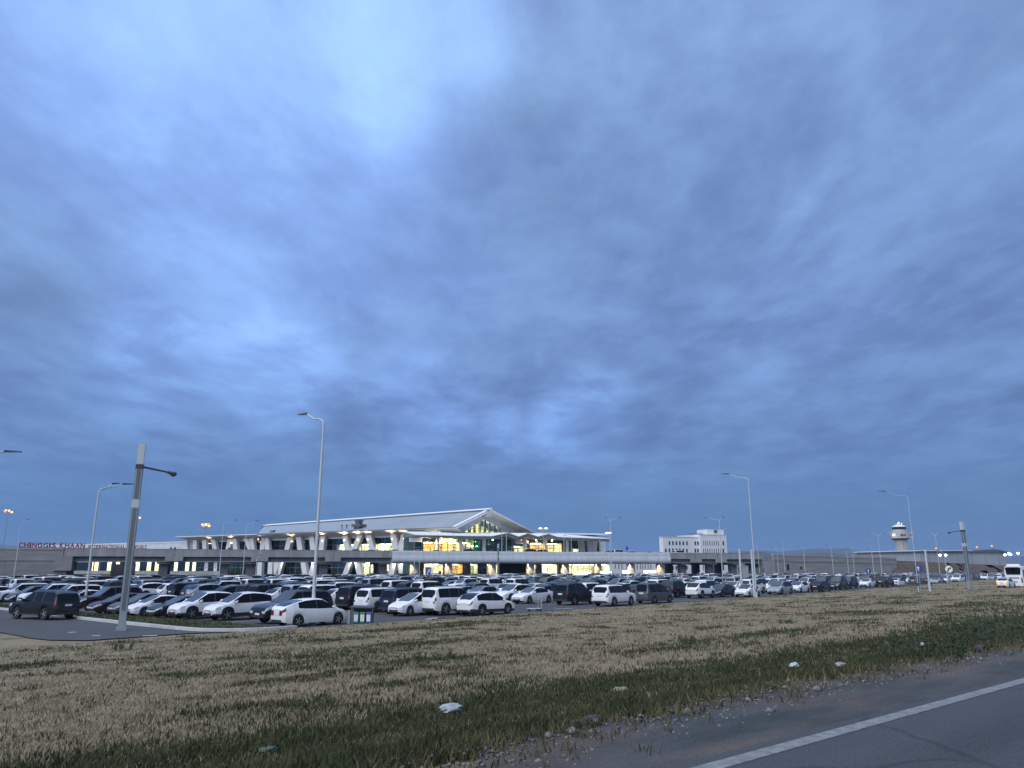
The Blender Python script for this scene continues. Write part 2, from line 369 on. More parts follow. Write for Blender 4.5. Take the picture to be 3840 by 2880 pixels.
g = N(t, 'ShaderNodeNewGeometry'); m1 = N(t, 'ShaderNodeMapping'); m1.inputs[2].default_value = (0, 0, -math.atan2(ld.y, ld.x)); t.links.new(g.outputs['Position'], m1.inputs[0])
sep = N(t, 'ShaderNodeSeparateXYZ'); t.links.new(m1.outputs[0], sep.inputs[0])
agg = N(t, 'ShaderNodeTexNoise'); agg.inputs['Scale'].default_value = 55; agg.inputs['Detail'].default_value = 3; t.links.new(m1.outputs[0], agg.inputs['Vector'])
ra_ = ramp(t, [(.3, (.62, .62, .62)), (.5, (1, 1, 1)), (.72, (1.5, 1.5, 1.5))]); t.links.new(agg.outputs[0], ra_.inputs[0])
m2 = N(t, 'ShaderNodeMapping'); m2.inputs[3].default_value = (.12, .9, 1); t.links.new(m1.outputs[0], m2.inputs[0])
trk = N(t, 'ShaderNodeTexNoise'); trk.inputs['Scale'].default_value = 1.6; trk.inputs['Detail'].default_value = 5; t.links.new(m2.outputs[0], trk.inputs['Vector'])
rt_ = ramp(t, [(.34, (.80, .80, .82)), (.5, (1, 1, 1)), (.66, (1.16, 1.15, 1.12))]); t.links.new(trk.outputs[0], rt_.inputs[0])
vo = N(t, 'ShaderNodeTexVoronoi', feature='DISTANCE_TO_EDGE'); vo.inputs['Scale'].default_value = .38; dis = N(t, 'ShaderNodeTexNoise'); dis.inputs['Scale'].default_value = 1.4; dis.inputs['Detail'].default_value = 4; t.links.new(m1.outputs[0], dis.inputs['Vector'])
t.links.new(mixc(t, .30, m1.outputs[0], dis.outputs['Color']), vo.inputs['Vector'])
crk = ramp(t, [(0.0, (.55, .55, .55)), (.012, (1, 1, 1))]); t.links.new(vo.outputs['Distance'], crk.inputs[0])
cc_ = mixc(t, 1.0, src, ra_.outputs[0], 'MULTIPLY'); cc_ = mixc(t, 1.0, cc_, rt_.outputs[0], 'MULTIPLY'); cc_ = mixc(t, 1.0, cc_, crk.outputs[0], 'MULTIPLY'); t.links.new(cc_, b.inputs['Base Color'])
o = mb.build('road', M['asphalt2']); o['kind'] = 'structure'
linem = mat('worn_white_line', (.25, .26, .26), .75, var=.2, vscale=9, bump=.2, bscale=50, col2=(.12, .125, .13), detail=10)
mb = MB(); mb.hexa([rp(-45, 0, 1.99), rp(-45, wl, 1.99), rp(360, wl, 1.99), rp(360, 0, 1.99), rp(-45, 0, 2.005), rp(-45, wl, 2.008), rp(360, wl, 2.008), rp(360, 0, 2.005)])
o = mb.build('edge_line', linem); o['kind'] = 'structure'
shm = bpy.data.materials.new('gravel_shoulder'); shm.use_nodes = True; t = shm.node_tree; b = t.nodes['Principled BSDF']; b.inputs['Roughness'].default_value = .9
g = N(t, 'ShaderNodeNewGeometry'); mp = N(t, 'ShaderNodeMapping'); mp.inputs[2].default_value = (0, 0, -(math.pi / 2 - B46)); mp2 = N(t, 'ShaderNodeMapping'); mp2.inputs[3].default_value = (.35, 1.1, 1)
t.links.new(g.outputs['Position'], mp.inputs[0]); t.links.new(mp.outputs[0], mp2.inputs[0])
def tn2(scale, det):
    n = N(t, 'ShaderNodeTexNoise'); n.inputs['Scale'].default_value = scale; n.inputs['Detail'].default_value = det; n.inputs['Roughness'].default_value = .6; t.links.new(mp2.outputs[0], n.inputs['Vector']); return n.outputs[0]
s1, s2 = tn2(1.1, 5), tn2(1.9, 6); s3 = N(t, 'ShaderNodeTexNoise'); s3.inputs['Scale'].default_value = 45; t.links.new(g.outputs['Position'], s3.inputs['Vector'])
r1 = ramp(t, [(.42, (.046, .051, .054)), (.60, (.075, .062, .054)), (.74, (.062, .042, .034))]); t.links.new(s1, r1.inputs[0])
r2 = ramp(t, [(.30, (.50, .56, .50)), (.5, (1, 1, 1)), (.72, (1.35, 1.3, 1.25))]); t.links.new(s2, r2.inputs[0])
c = mixc(t, 1.0, r1.outputs[0], r2.outputs[0], 'MULTIPLY')
r3 = ramp(t, [(.3, (.75, .75, .75)), (.7, (1.25, 1.25, 1.25))]); t.links.new(s3.outputs[0], r3.inputs[0])
t.links.new(mixc(t, 1.0, c, r3.outputs[0], 'MULTIPLY'), b.inputs['Base Color'])
bp = N(t, 'ShaderNodeBump'); bp.inputs['Strength'].default_value = .5; bp.inputs['Distance'].default_value = .03; t.links.new(s3.outputs[0], bp.inputs['Height']); t.links.new(bp.outputs[0], b.inputs['Normal'])
vp = [ground_pt(x, y, 1.97) for x, y in ((1250, 2912), (1480, 2862), (1920, 2772), (2250, 2700), (2527, 2638), (2760, 2590), (2961, 2552), (3300, 2500), (3656, 2440), (3840, 2402))]
vn = [(road_uv(p[0], p[1])) for p in vp]; vn = [(-45, vn[0][1])] + vn + [(60, 6.4), (360, 7.6)]
VGU = np.array([p[0] for p in vn]); VGV = np.array([p[1] for p in vn])
def verge_v(u): return np.interp(u, VGU, VGV)
mb = MB(); uu = np.concatenate([np.arange(-40, 60, .12), np.arange(60, 360, 10)])
jit = (fbm(uu * 1.6, uu * 0, 21, 5) - .5) * 1.5
pts_o = [road(u, float(verge_v(u)) + j) for u, j in zip(uu, jit)]
pts_i = [rp((Vector(road(u, 3)).to_3d() - Vector((L0.x, L0.y, 0))).dot(ld), -.05) for u in uu]
for i in range(len(uu) - 1):
    mb.face([(*pts_o[i], 1.955), (pts_i[i][0], pts_i[i][1], 1.99), (pts_i[i + 1][0], pts_i[i + 1][1], 1.99), (*pts_o[i + 1], 1.955)])
    mb.face([(*pts_o[i], 1.955), (*pts_o[i + 1], 1.955), (*pts_o[i + 1], 1.6), (*pts_o[i], 1.6)])
o = mb.build('road_shoulder', shm); o['kind'] = 'structure'

# car park, access road, kerb and lawn
ar = [ground_pt(x, y)[:2] for x, y in ((0, 2370), (60, 2381), (110, 2391), (184, 2399), (332, 2401), (427, 2394), (560, 2385), (696, 2375), (900, 2368), (1090, 2358))]
le = [road(u, v_edge(u) + .25 * math.sin(u * .7)) for u in [24] + list(range(28, 361, 8))]
poly = [(-75, 66.), (-50, 55.)] + ar + le + [(330, 240), (330, 420), (-240, 320), (-240, 150)]
mb = MB(); mb.face([(x, y, 0) for x, y in poly]); o = mb.build('car_park_surface', M['asphalt']); o['kind'] = 'structure'
kp = [ground_pt(x, y, .06)[:2] for x, y in ((-260, 2262), (0, 2284), (130, 2297), (253, 2314), (350, 2325), (443, 2335), (560, 2347), (696, 2360), (798, 2364), (925, 2363), (1051, 2357), (1115, 2352))]
def smooth_line(p, n=6):
    p = [Vector(q) for q in p]; o_ = []
    for i in range(len(p) - 1):
        a, b_, c_, d_ = p[max(i - 1, 0)], p[i], p[i + 1], p[min(i + 2, len(p) - 1)]
        for k in range(n):
            s = k / n; o_.append(.5 * ((2 * b_) + (c_ - a) * s + (2 * a - 5 * b_ + 4 * c_ - d_) * s * s + (3 * b_ - a - 3 * c_ + d_) * s ** 3))
    return o_ + [p[-1]]
ks = smooth_line(kp); ko = []
for i, p in enumerate(ks):
    d = (ks[min(i + 1, len(ks) - 1)] - ks[max(i - 1, 0)]).normalized(); ko.append(p + Vector((-d.y, d.x)) * .32)
kerbroot = empty('kerb', 'pale concrete kerb curving along the left access road', 'kerb', (ks[40].x, ks[40].y, 0))
acc = 0; seg = [0]
for i in range(1, len(ks)):
    acc += (ks[i] - ks[i - 1]).length
    if acc > 1.9 or i == len(ks) - 1: seg.append(i); acc = 0
for a_, b_ in zip(seg[:-1], seg[1:]):
    mb = MB()
    for i in range(a_, b_):
        q = [ks[i], ks[i + 1], ko[i + 1], ko[i]]
        if i == b_ - 1: q[1] = q[1].lerp(q[0], .03); q[2] = q[2].lerp(q[3], .03)
        q = [w - Vector((kerbroot.location.x, kerbroot.location.y)) for w in q]
        mb.hexa([(w.x, w.y, -.05) for w in q] + [(w.x, w.y, .15) for w in q])
    mb.build('kerb_stone', M['kerb'], kerbroot)
inner = [lot(u, v) for u, v in ((24.9, 40.2), (25.2, 44), (25.0, 50), (24.2, 58), (23.8, 70), (24.6, 84), (26, 110))]
mb = MB(); mb.face([(p.x, p.y, .10) for p in ko] + [(x, y, .10) for x, y in inner])
lawnm = mat('lawn', (.075, .082, .036), .95, var=.35, vscale=1.2, bump=.6, bscale=25, col2=(.045, .056, .022))
o = mb.build('lawn_verge', lawnm); o['kind'] = 'structure'
mk = mat('road_paint', (.42, .43, .43), .8, var=.2, vscale=4)
def strip(x0, y0, x1, y1, w=.14):
    a_, b_ = Vector(ground_pt(x0, y0)), Vector(ground_pt(x1, y1)); d = (b_ - a_).normalized(); n = Vector((-d.y, d.x, 0)) * w / 2
    mb = MB(); mb.hexa([(p.x, p.y, z) for z in (-.01, .006) for p in (a_ - n, b_ - n, b_ + n, a_ + n)]); q = mb.build('lane_marking', mk); q['kind'] = 'structure'
for q in ((2080, 2283, 2148, 2281), (535, 2385, 590, 2383), (258, 2372, 285, 2370), (345, 2384, 376, 2383), (2140, 2300, 2230, 2296), (1600, 2322, 1640, 2316)): strip(*q, w=.3)
# bay lines across the car park
mb = MB()
for u0 in (27.6, 34.3, 41.5, 61, 70.9, 79.7, 85.2, 93.7, 100.9):
    for k in range(3, 55):
        v = 38 + k * 2.75
        a_ = [lot(u0 - 2.6, v), lot(u0 + 2.6, v), lot(u0 + 2.6, v + .12), lot(u0 - 2.6, v + .12)]; mb.face([(x, y, .005) for x, y in a_])
o = mb.build('bay_lines', mk); o['kind'] = 'structure'

# hills far beyond the airport
def hill(name, D, pts, depth, seed, m):
    xs = np.linspace(pts[0][0], pts[-1][0], 220); ys = np.interp(xs, [p[0] for p in pts], [p[1] for p in pts])
    ys = ys - 5 * (fbm(xs / 60., xs * 0, seed, 5) - .5) * np.clip((2118 - ys) / 30, 0, 1) * 2
    mb = MB(); rows = []
    for x, y in zip(xs, ys):
        k = (x - 1920) / (F / math.cos(TH)); h = ZC + (HZ - y) / (F / math.cos(TH)) * D; c = []
        for (dd, hh) in ((-.6, 0), (-.3, .42), (-.14, .72), (0, 1), (.3, .6), (1, 0)):
            Y = D + dd * depth; w = float(fbm(np.array([x / 90. + dd * 3]), np.array([dd * 7.]), seed + 5)[0]) - .5
            c.append((k * D + k * dd * depth, Y, max(-.5, h * hh * (1 + .25 * w * (1 if 0 < hh < 1 else 0)) - (.5 if hh == 0 else 0))))
        rows.append(c)
    for i in range(len(rows) - 1):
        for j in range(5): mb.face([rows[i][j], rows[i + 1][j], rows[i + 1][j + 1], rows[i][j + 1]])
    o = mb.build(name, m, smooth=60); o['kind'] = 'structure'
hm = mat('hill_steppe', (.050, .050, .048), .95, var=.3, vscale=.004)
hill('far_hills', 6500, [(-900, 2062), (-300, 2035), (0, 2042), (60, 2047), (150, 2062), (330, 2085), (900, 2100), (1900, 2100), (2500, 2080), (2640, 2070), (2780, 2069), (2850, 2066), (2950, 2070), (3030, 2061), (3085, 2055), (3140, 2058), (3180, 2056), (3240, 2069), (3310, 2078), (3420, 2081), (3520, 2084), (3900, 2092), (4700, 2070)], 1800, 3, hm)
hill('near_hills', 3600, [(2700, 2100), (2770, 2080), (2850, 2071), (2930, 2078), (3000, 2082), (3070, 2072), (3120, 2074), (3200, 2088), (3300, 2105), (3420, 2112)], 900, 8, hm)

# ================================================================== VIADUCT (local x along it, local y away from the car park)
RZV = math.atan2(VE[1], VE[0])
vi = empty('viaduct', 'long grey concrete departures viaduct on dark piers before the terminal', 'viaduct', via(0, 0, 0), RZV)
def vbox(name, m, *b, parent=vi):
    mb = MB(); mb.box(*b); return mb.build(name, m, parent)
for a0, a1 in ((-24, .7), (.7, 21.3), (21.3, 40.1), (40.1, 56.0), (143.9, 153.2), (153.2, 162.6), (162.6, 179)):
    mb = MB(); mb.box(a0 + .03, a1 - .03, 0, .35, 6.08, 7.9); mb.box(a0 + .03, a1 - .03, -.06, .41, 7.9, 8.0); mb.build('parapet', M['concrete'], vi)
for a0, a1 in ((-24, 56.0), (143.9, 179)):
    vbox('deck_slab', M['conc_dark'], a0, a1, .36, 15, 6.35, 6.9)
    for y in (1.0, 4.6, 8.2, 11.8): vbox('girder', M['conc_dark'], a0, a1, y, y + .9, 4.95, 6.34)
    mb = MB(); mb.tube((a0, .55, 4.86), (a1, .55, 4.86), .11, n=6); mb.build('drain_pipe', M['steel'], vi)
for a0 in (.7, 21.3, 40.1, 153.2, 162.6): vbox('corbel', M['concrete'], a0 - 2.1, a0 + 2.1, -.22, -.01, 5.0, 6.07)
for a0 in (-1.8, 12.6, 19.2, 38.0, 54.2, 150.0, 160.2, 169.0):
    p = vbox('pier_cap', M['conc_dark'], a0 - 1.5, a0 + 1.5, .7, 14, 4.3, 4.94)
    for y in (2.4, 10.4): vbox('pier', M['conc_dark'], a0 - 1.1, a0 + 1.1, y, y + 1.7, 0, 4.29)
vbox('abutment', M['conc_wall'], -25.6, -21.9, -.9, 6, 2.7, 6.05); vbox('abutment', M['conc_dark'], -25.8, -23.0, -.4, 10, 0, 2.69)
vbox('abutment', M['concrete'], 178.9, 183.0, -.5, 10, 0, 5.4); vbox('abutment', M['conc_dark'], 176.2, 178.8, -.3, 10, 0, 3.3)
prof = [(.4, 8.0), (-.35, 8.0), (-.42, 7.45), (-.30, 7.42), (-.32, 7.36), (-.48, 7.33), (-.52, 6.95), (-.40, 6.92), (-.42, 6.86), (-.58, 6.83), (-.70, 6.2), (-.74, 5.6), (-.66, 5.15), (-.42, 4.80), (0., 4.62), (1.6, 4.55)]
a0, a1, npan = 56.1, 143.8, 20; pl = (a1 - a0) / npan
mb = MB()
for i in range(len(prof) - 1):
    (b0, z0), (b1, z1) = prof[i], prof[i + 1]; mb.face([(.02, b0, z0), (pl - .02, b0, z0), (pl - .02, b1, z1), (.02, b1, z1)])
for x in (.02, pl - .02): mb.face([(x, b_, z) for b_, z in prof] + [(x, 1.6, 6.3), (x, .4, 6.8)])
pm = mb.mesh('fascia_panel', M['panel'], 35)
for k in range(npan): inst('fascia_panel', pm, vi, (a0 + pl * k, 0, 0))
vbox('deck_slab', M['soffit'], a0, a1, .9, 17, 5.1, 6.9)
COLS = [63.2, 73.4, 86.5, 98.5, 109.8, 120.7, 132.2, 142.6]
for c_ in COLS: vbox('column', M['column'], c_ - 1.0, c_ + 1.0, 3.2, 5.0, 0, 5.09)
def spot(name, loc, target, power, col=(1, .72, .36), size=R(75), blend=.6, radius=.12):
    l = bpy.data.lights.new(name, 'SPOT'); l.energy = power; l.color = col; l.spot_size = size; l.spot_blend = blend; l.shadow_soft_size = radius
    o = bpy.data.objects.new(name, l); COL.objects.link(o); o.location = loc; o.rotation_euler = (Vector(loc) - Vector(target)).to_track_quat('Z', 'Y').to_euler(); return o
for c_ in COLS:                                         # downlights washing the left faces of the columns
    spot('column_downlight', via(c_ - 1.5, 2.9, 4.95), via(c_ - .95, 3.6, 1.0), 2600)
    mb = MB(); mb.lathe([(.16, 4.97), (.16, 5.08)], 10, (c_ - 1.5, 2.9)); mb.build('downlight', emit('warm_lens', (1, .75, .4), 6) if c_ == COLS[0] else bpy.data.materials['warm_lens'], vi)

rw = empty('retaining_wall', 'grey concrete ramp wall carrying the red letters at the far left', 'wall', via(-52, 0), RZV)
mb = MB(); mb.box(-60, 27.9, 0, 1.2, -.1, 7.6); mb.build('wall', M['conc_wall'], rw)
for k in range(6): mb = MB(); x = -60 + k * 14.65; mb.box(x + .02, x + 14.6, -.14, 1.3, 7.6, 8.05); mb.build('coping', M['concrete'], rw)
mb = MB(); mb.box(-60, 26.2, -.09, .0, 4.9, 5.1); mb.build('ledge', M['conc_dark'], rw)
mb = MB(); mb.box(-60, 27.9, 1.2, 16, 6.0, 6.9); mb.build('ramp_deck', M['asphalt'], rw)
for k in range(14): mb = MB(); x = -56 + k * 6.0; mb.box(x, x + .07, -.012, -.001, 0, 4.88); mb.build('wall_joint', M['conc_dark'], rw)
for k in range(11): mb = MB(); mb.box(-58, 26.1, -.02, -.001, .5 + k * .4, .54 + k * .4); mb.build('louvre_line', M['conc_dark'], rw)
r2 = empty('retaining_wall', 'long grey concrete ramp wall sloping down at the right behind the cars', 'wall', via(183, 0), RZV)
mb = MB(); mb.hexa([(0, 0, -.1), (52, 0, -.1), (52, 1, -.1), (0, 1, -.1), (0, 0, 7.4), (52, 0, 6.3), (52, 1, 6.3), (0, 1, 7.4)]); mb.build('wall', M['conc_wall'], r2)
mb = MB(); mb.hexa([(0, -.12, 7.4), (52, -.12, 6.3), (52, 1.1, 6.3), (0, 1.1, 7.4), (0, -.12, 8.0), (52, -.12, 6.95), (52, 1.1, 6.95), (0, 1.1, 8.0)]); mb.build('coping', M['concrete'], r2)
mb = MB(); mb.hexa([(0, -.1, 5.45), (52, -.1, 4.6), (52, 0, 4.6), (0, 0, 5.45), (0, -.1, 5.62), (52, -.1, 4.77), (52, 0, 4.77), (0, 0, 5.62)]); mb.build('ledge', M['conc_dark'], r2)
for k in range(8): mb = MB(); x = 3.4 + k * 6.1; mb.box(x, x + .08, -.012, -.001, 0, 4.5); mb.build('wall_joint', M['conc_dark'], r2)
for x, z, w, h in ((5.0, 2.6, .9, 1.9), (10.4, 2.9, .8, .9)): mb = MB(); mb.box(x, x + w, -.05, .0, z, z + h); mb.build('vent', M['black'], r2)
mb = MB(); mb.hexa([(0, 1, 5), (52, 1, 4.5), (52, 16, 4.5), (0, 16, 5), (0, 1, 6.9), (52, 1, 5.9), (52, 16, 5.9), (0, 16, 6.9)]); mb.build('ramp_deck', M['conc_dark'], r2)
# brown earth bank that carries the ramp on
mb = MB(); A = np.linspace(229, 420, 60); rows = []
for a_ in A:
    tpf = min(1, (a_ - 229) / 6.5); h = 6.0 * tpf - .004 * (a_ - 236) * 8; w = float(fbm(np.array([a_ * .2]), np.array([1.]), 4)[0] - .5)
    rows.append([via(a_, -6 + w, -.1), via(a_, -1 + w, h * .5 + .3 * w), via(a_, 3.6 + w, h), via(a_, 14, h + .1), via(a_, 30, -.1)])
for i in range(len(rows) - 1):
    for j in range(4): mb.face([rows[i][j], rows[i + 1][j], rows[i + 1][j + 1], rows[i][j + 1]])
mb.face(rows[0]); o = mb.build('earth_bank', M['dirt'], smooth=50); o['kind'] = 'structure'

# red letters standing on the left wall
lt = empty('wall_lettering', 'red letters spelling the airport name along the top of the left wall', 'sign', via(-34, .5, 8.05), RZV)
def letters(text, x0, x1, h):
    c = bpy.data.curves.new('letter', 'FONT'); glyph = {}
    adv = {'I': .36, ' ': .42, 'A': .72, 'N': .74, 'K': .72, 'G': .78, 'H': .74, 'C': .72, 'S': .68, 'T': .62, 'E': .62, 'R': .7, 'O': .8, 'L': .56, 'P': .66}
    tot_ = sum(adv.get(ch, .7) for ch in text); k = (x1 - x0) / tot_; x = x0
    for ch in text:
        w = adv.get(ch, .7) * k
        if ch != ' ':
            if ch not in glyph:
                cc = bpy.data.curves.new('letter', 'FONT'); cc.body = ch; cc.size = h * 1.37; cc.extrude = .10; cc.offset = .035 * h; cc.resolution_u = 3
                oo = bpy.data.objects.new('tmp', cc); COL.objects.link(oo); dg = bpy.context.evaluated_depsgraph_get(); me_ = bpy.data.meshes.new_from_object(oo.evaluated_get(dg))
                bpy.data.objects.remove(oo); bpy.data.curves.remove(cc)
                co = np.empty(len(me_.vertices) * 3); me_.vertices.foreach_get('co', co); co = co.reshape(-1, 3); co[:, 0] -= co[:, 0].min(); wd = co[:, 0].max()
                sx = min(1.35, .84 * w / wd); co[:, 0] *= sx; co = np.stack([co[:, 0], -co[:, 2], co[:, 1]], -1); co[:, 2] *= h / max(co[:, 2].max(), .01)
                me_.vertices.foreach_set('co', co.ravel()); me_.materials.clear(); me_.materials.append(M['red']); me_.update(); glyph[ch] = me_
            inst('letter', glyph[ch], lt, (x, 0, 0))
        x += w
    bpy.data.curves.remove(c)
oa = -34
letters('CHINGGIS KHAAN', via_a(70, .5, 8.6) - oa, via_a(322, .5, 8.6) - oa, 1.22)
letters('INTERNATIONAL AIRPORT', via_a(332, .5, 8.4) - oa, via_a(552, .5, 8.4) - oa, .78)
mb = MB(); mb.tube((via_a(70, .5, 8) - oa, .25, .05), (via_a(552, .5, 8) - oa, .25, .05), .05, n=6); mb.build('rail', M['trim'], lt)
# ================================================================== TERMINAL
C0 = (-17.5, 243.5)
tb = empty('terminal_building', 'airport terminal with pale gabled metal roof, slanted white columns and lit glass halls', 'terminal', (C0[0], C0[1], 0))
LX, LY = (-.848, .530), (.530, .848)
FL = ((0, 0, 0), LX, LY)                              # long left side: x runs away to the left, y goes inward
def wl_(t, off=0., z=0.): return (C0[0] + LX[0] * t + LY[0] * off, C0[1] + LX[1] * t + LY[1] * off, z)
def ft(px, z=10., off=4.): return solve(lambda t_: proj(*wl_(t_, off, z))[0], px, -10, 400)
FV = ((via(0, 0)[0] - C0[0], via(0, 0)[1] - C0[1], 0), VE, VN)
lit_win = emit('lit_blind', (1.0, .90, .42), 1.0)
lamp_w = emit('hall_lamp_white', (1.0, .92, .66), 22.0); lamp_o = emit('hall_lamp_warm', (1.0, .76, .38), 20.0); lamp_g = emit('hall_lamp_greenish', (1.0, .98, .66), 22.0)
lamp_y = emit('hall_lamp_yellow', (1.0, .92, .42), 4.0)
def fbx(fr, name, m, *b):
    mb = MB(fr); mb.box(*b); return mb.build(name, m, tb)
def room(fr, x0, x1, y0, y1, z0, z1, wall, lamp, share=.5):
    mb = MB(fr); mb.box(x0, x1, y1, y1 + .2, z0, z1); mb.box(x0 - .2, x0, y0, y1, z0, z1); mb.box(x1, x1 + .2, y0, y1, z0, z1); mb.box(x0, x1, y0, y1, z1, z1 + .15); mb.box(x0, x1, y0, y1, z0 - .1, z0)
    mb.build('room_wall', wall, tb)
    mb = MB(fr); n = max(1, int((x1 - x0) / 3))
    for k in range(n):
        w = (x1 - x0) / n; mb.box(x0 + w * (k + .5 - share / 2), x0 + w * (k + .5 + share / 2), y0 + .8, y0 + (y1 - y0) * .75, z1 - .12, z1 - .03)
    mb.build('ceiling_light', lamp, tb)
    mb = MB(fr); rnd = random.Random(x0)                # counters, posts and door frames inside
    for k in range(max(1, int((x1 - x0) / 2.2))):
        x = x0 + rnd.random() * (x1 - x0 - .8) + .3; w = rnd.uniform(.15, .9); h = rnd.choice((.9, 1.1, 2.3, (z1 - z0)))
        y = y0 + rnd.uniform(.6, (y1 - y0) * .8); mb.box(x, x + w, y, y + .3, z0, z0 + h)
    mb.build('fitting', M['trim'], tb)
# --- long left side
TE, TW = 140.0, 134.0
fbx(FL, 'fascia', M['white'], -.5, TE, -.25, .05, 15.38, 15.66)
mb = MB(FL); mb.face([(-.5, .06, 15.4), (TE, .06, 15.4), (TW, 4.0, 13.75), (-.5, 4.0, 13.75)]); mb.face([(TE, .06, 15.4), (TE, 20, 15.4), (TW, 16, 13.75), (TW, 4, 13.75)])
mb.face([(TE, .06, 15.4), (TE, 20, 15.4), (TE, 20, 15.65), (TE, .06, 15.65)]); mb.build('soffit', M['soffit'], tb)
fbx(FL, 'wall_head', M['white'], 18, TW, 4.01, 5.2, 13.3, 14.4)
fbx(FL, 'floor_slab', M['concrete'], 18, TW, 3.4, 15.9, 6.1, 6.95)
fbx(FL, 'flat_roof', M['roof'], 86, TE - .05, .06, 40, 15.2, 15.6)
tops = [(770, 770), (802, 813), (866, 854), (883, 888), (946, 952), (922, 914 + 40), (990, 985), (1002, 1008), (1090, 1076), (1123, 1130), (1172, 1178), (1214, 1206), (1297, 1307), (1353, 1327), (1385, 1400), (1477, 1490), (1520, 1503), (700, 700), (735, 733)]
tops = [q for q in tops if q != (922, 954)] + [(925, 948)]
for (p0, p1) in tops:
    t1, t0 = ft(p0, 14, 2.6), ft(p1, 8, 2.6); hw = 1.2; t0 += (t0 - t1) * .25
    mb = MB(FL); mb.hexa([(t0 - hw, 2.0, 6.96), (t0 + hw, 2.0, 6.96), (t0 + hw, 3.3, 6.96), (t0 - hw, 3.3, 6.96), (t1 - hw, 2.0, 14.2), (t1 + hw, 2.0, 14.2), (t1 + hw, 3.3, 14.2), (t1 - hw, 3.3, 14.2)]); mb.build('column', M['column'], tb)
for (p0, p1) in [(1061, 1046), (1138, 1147), (1184, 1170), (1195, 1207), (1318, 1298), (1340, 1352), (1411, 1420), (1482, 1470), (1500, 1512), (978, 976), (1018, 1016), (1300 - 262, 1040)]:
    t1, t0 = ft(p0, 5, 2.6), ft(p1, 1, 2.6); hw = 1.2; t0 += (t0 - t1) * .25
    mb = MB(FL); mb.hexa([(t0 - hw, 2.0, 0), (t0 + hw, 2.0, 0), (t0 + hw, 3.3, 0), (t0 - hw, 3.3, 0), (t1 - hw, 2.0, 6.09), (t1 + hw, 2.0, 6.09), (t1 + hw, 3.3, 6.09), (t1 - hw, 3.3, 6.09)]); mb.build('column', M['column'], tb)
pitch = 3.0
def pane_mesh(w, h, key, cache={}):
    k = (round(w, 2), round(h, 2), key)
    if k not in cache:
        mb = MB(((0, 0, 0), LX, LY)); mb.box(.04, w - .04, 0, .03, .04, h - .04); cache[k] = mb.mesh('window_pane', M[key])
    return cache[k]
def loc_l(t, y, z): return (LX[0] * t + LY[0] * y, LX[1] * t + LY[1] * y, z)
tl0, tl1 = ft(1545), ft(1252)
mb = MB(FL)
for k in range(6, int(TW / pitch) + 1):
    x = k * pitch; mb.box(x - .06, x + .06, 4.75, 4.95, 0.1, 6.09); mb.box(x - .06, x + .06, 4.75, 4.95, 6.96, 13.29)
for z in (3.4, 11.3, 9.2): mb.box(18, TW, 4.72, 4.98, z - .07, z + .07)
mb.build('mullion', M['mull'], tb)
for k in range(6, int(TW / pitch)):
    x = k * pitch; lit = tl0 - 3 < x < tl1 + .5
    inst('window_pane', pane_mesh(pitch, 2.0, 'glass'), tb, loc_l(x, 4.8, 11.3)); inst('window_pane', pane_mesh(pitch, 4.3, 'glass_clear' if lit else 'glass'), tb, loc_l(x, 4.8, 6.98))
    if x < 112: inst('window_pane', pane_mesh(pitch, 5.9, 'glass_clear' if ft(1452) - 3 < x < ft(1350) + .5 or x < ft(1488) else 'glass'), tb, loc_l(x, 4.8, .15))
room(FL, tl0, ft(1492), 5.3, 13, 7.0, 11.2, M['room'], lamp_g); room(FL, ft(1478) , ft(1400), 5.3, 13, 7.0, 11.2, M['room'], lamp_g); room(FL, ft(1395), tl1, 5.3, 13, 7.0, 11.2, M['room'], lamp_w)
room(FL, ft(1452), ft(1350), 5.3, 12, .1, 5.0, M['room'], lamp_w, .35); room(FL, ft(1545), ft(1490), 5.3, 12, .1, 5.0, M['room'], lamp_w, .3)
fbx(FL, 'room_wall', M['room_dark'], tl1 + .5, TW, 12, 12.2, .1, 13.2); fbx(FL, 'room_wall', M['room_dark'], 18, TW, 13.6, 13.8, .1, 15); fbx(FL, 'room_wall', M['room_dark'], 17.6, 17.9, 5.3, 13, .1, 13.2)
for p0, p1, z0, z1, m in ((1046, 1057, 7.0, 9.6, lamp_g), (974, 984, 7.0, 10.6, lit_win), (1146, 1153, 7.0, 9.6, lamp_o), (1078, 1083, 1.6, 4.6, lit_win), (1040, 1046, 1.5, 4.2, lit_win), (868, 877, 2.2, 5.4, lit_win)):
    mb = MB(FL); a_, b_ = ft(p1, 8, 5.4), ft(p0, 8, 5.4); mb.box(a_, b_, 5.35, 5.45, z0, z1)
    mm = emit('lit_doorway', (1, .93, .6), 1.1) if m is lamp_g else (emit('lit_doorway_warm', (1, .6, .2), .7) if m is lamp_o else m); mb.build('lit_door', mm, tb)
# uplights under the eave
for p0, pw in ((790, 500), (870, 700), (980, 1000), (1098, 620), (1212, 1100), (1295, 1500), (1345, 1300), (1382, 1300), (1472, 900), (1518, 700)):
    t_ = ft(p0, 14.5, 2.2); spot('eave_uplight', wl_(t_, 1.75, 12.9), wl_(t_ - .2, .2, 14.7), pw * .9, (1, .76, .42), R(100), .9, .15)
    mb = MB(FL); mb.lathe([(.14, 12.6), (.16, 12.8)], 8, (t_, 1.75)); mb.box(t_ - .05, t_ + .05, 1.75, 2.6, 12.62, 12.7); mb.build('uplight', bpy.data.materials['warm_lens'], tb)
for p0 in (806, 891, 1062, 1179, 1197, 1318, 1334, 1412, 1482, 1508):
    t_ = ft(p0, 5, 2.4); spot('column_spot', wl_(t_, .9, 5.95), wl_(t_, 2.0, 4.7), 420, (1, .93, .68), R(62), .5, .1)
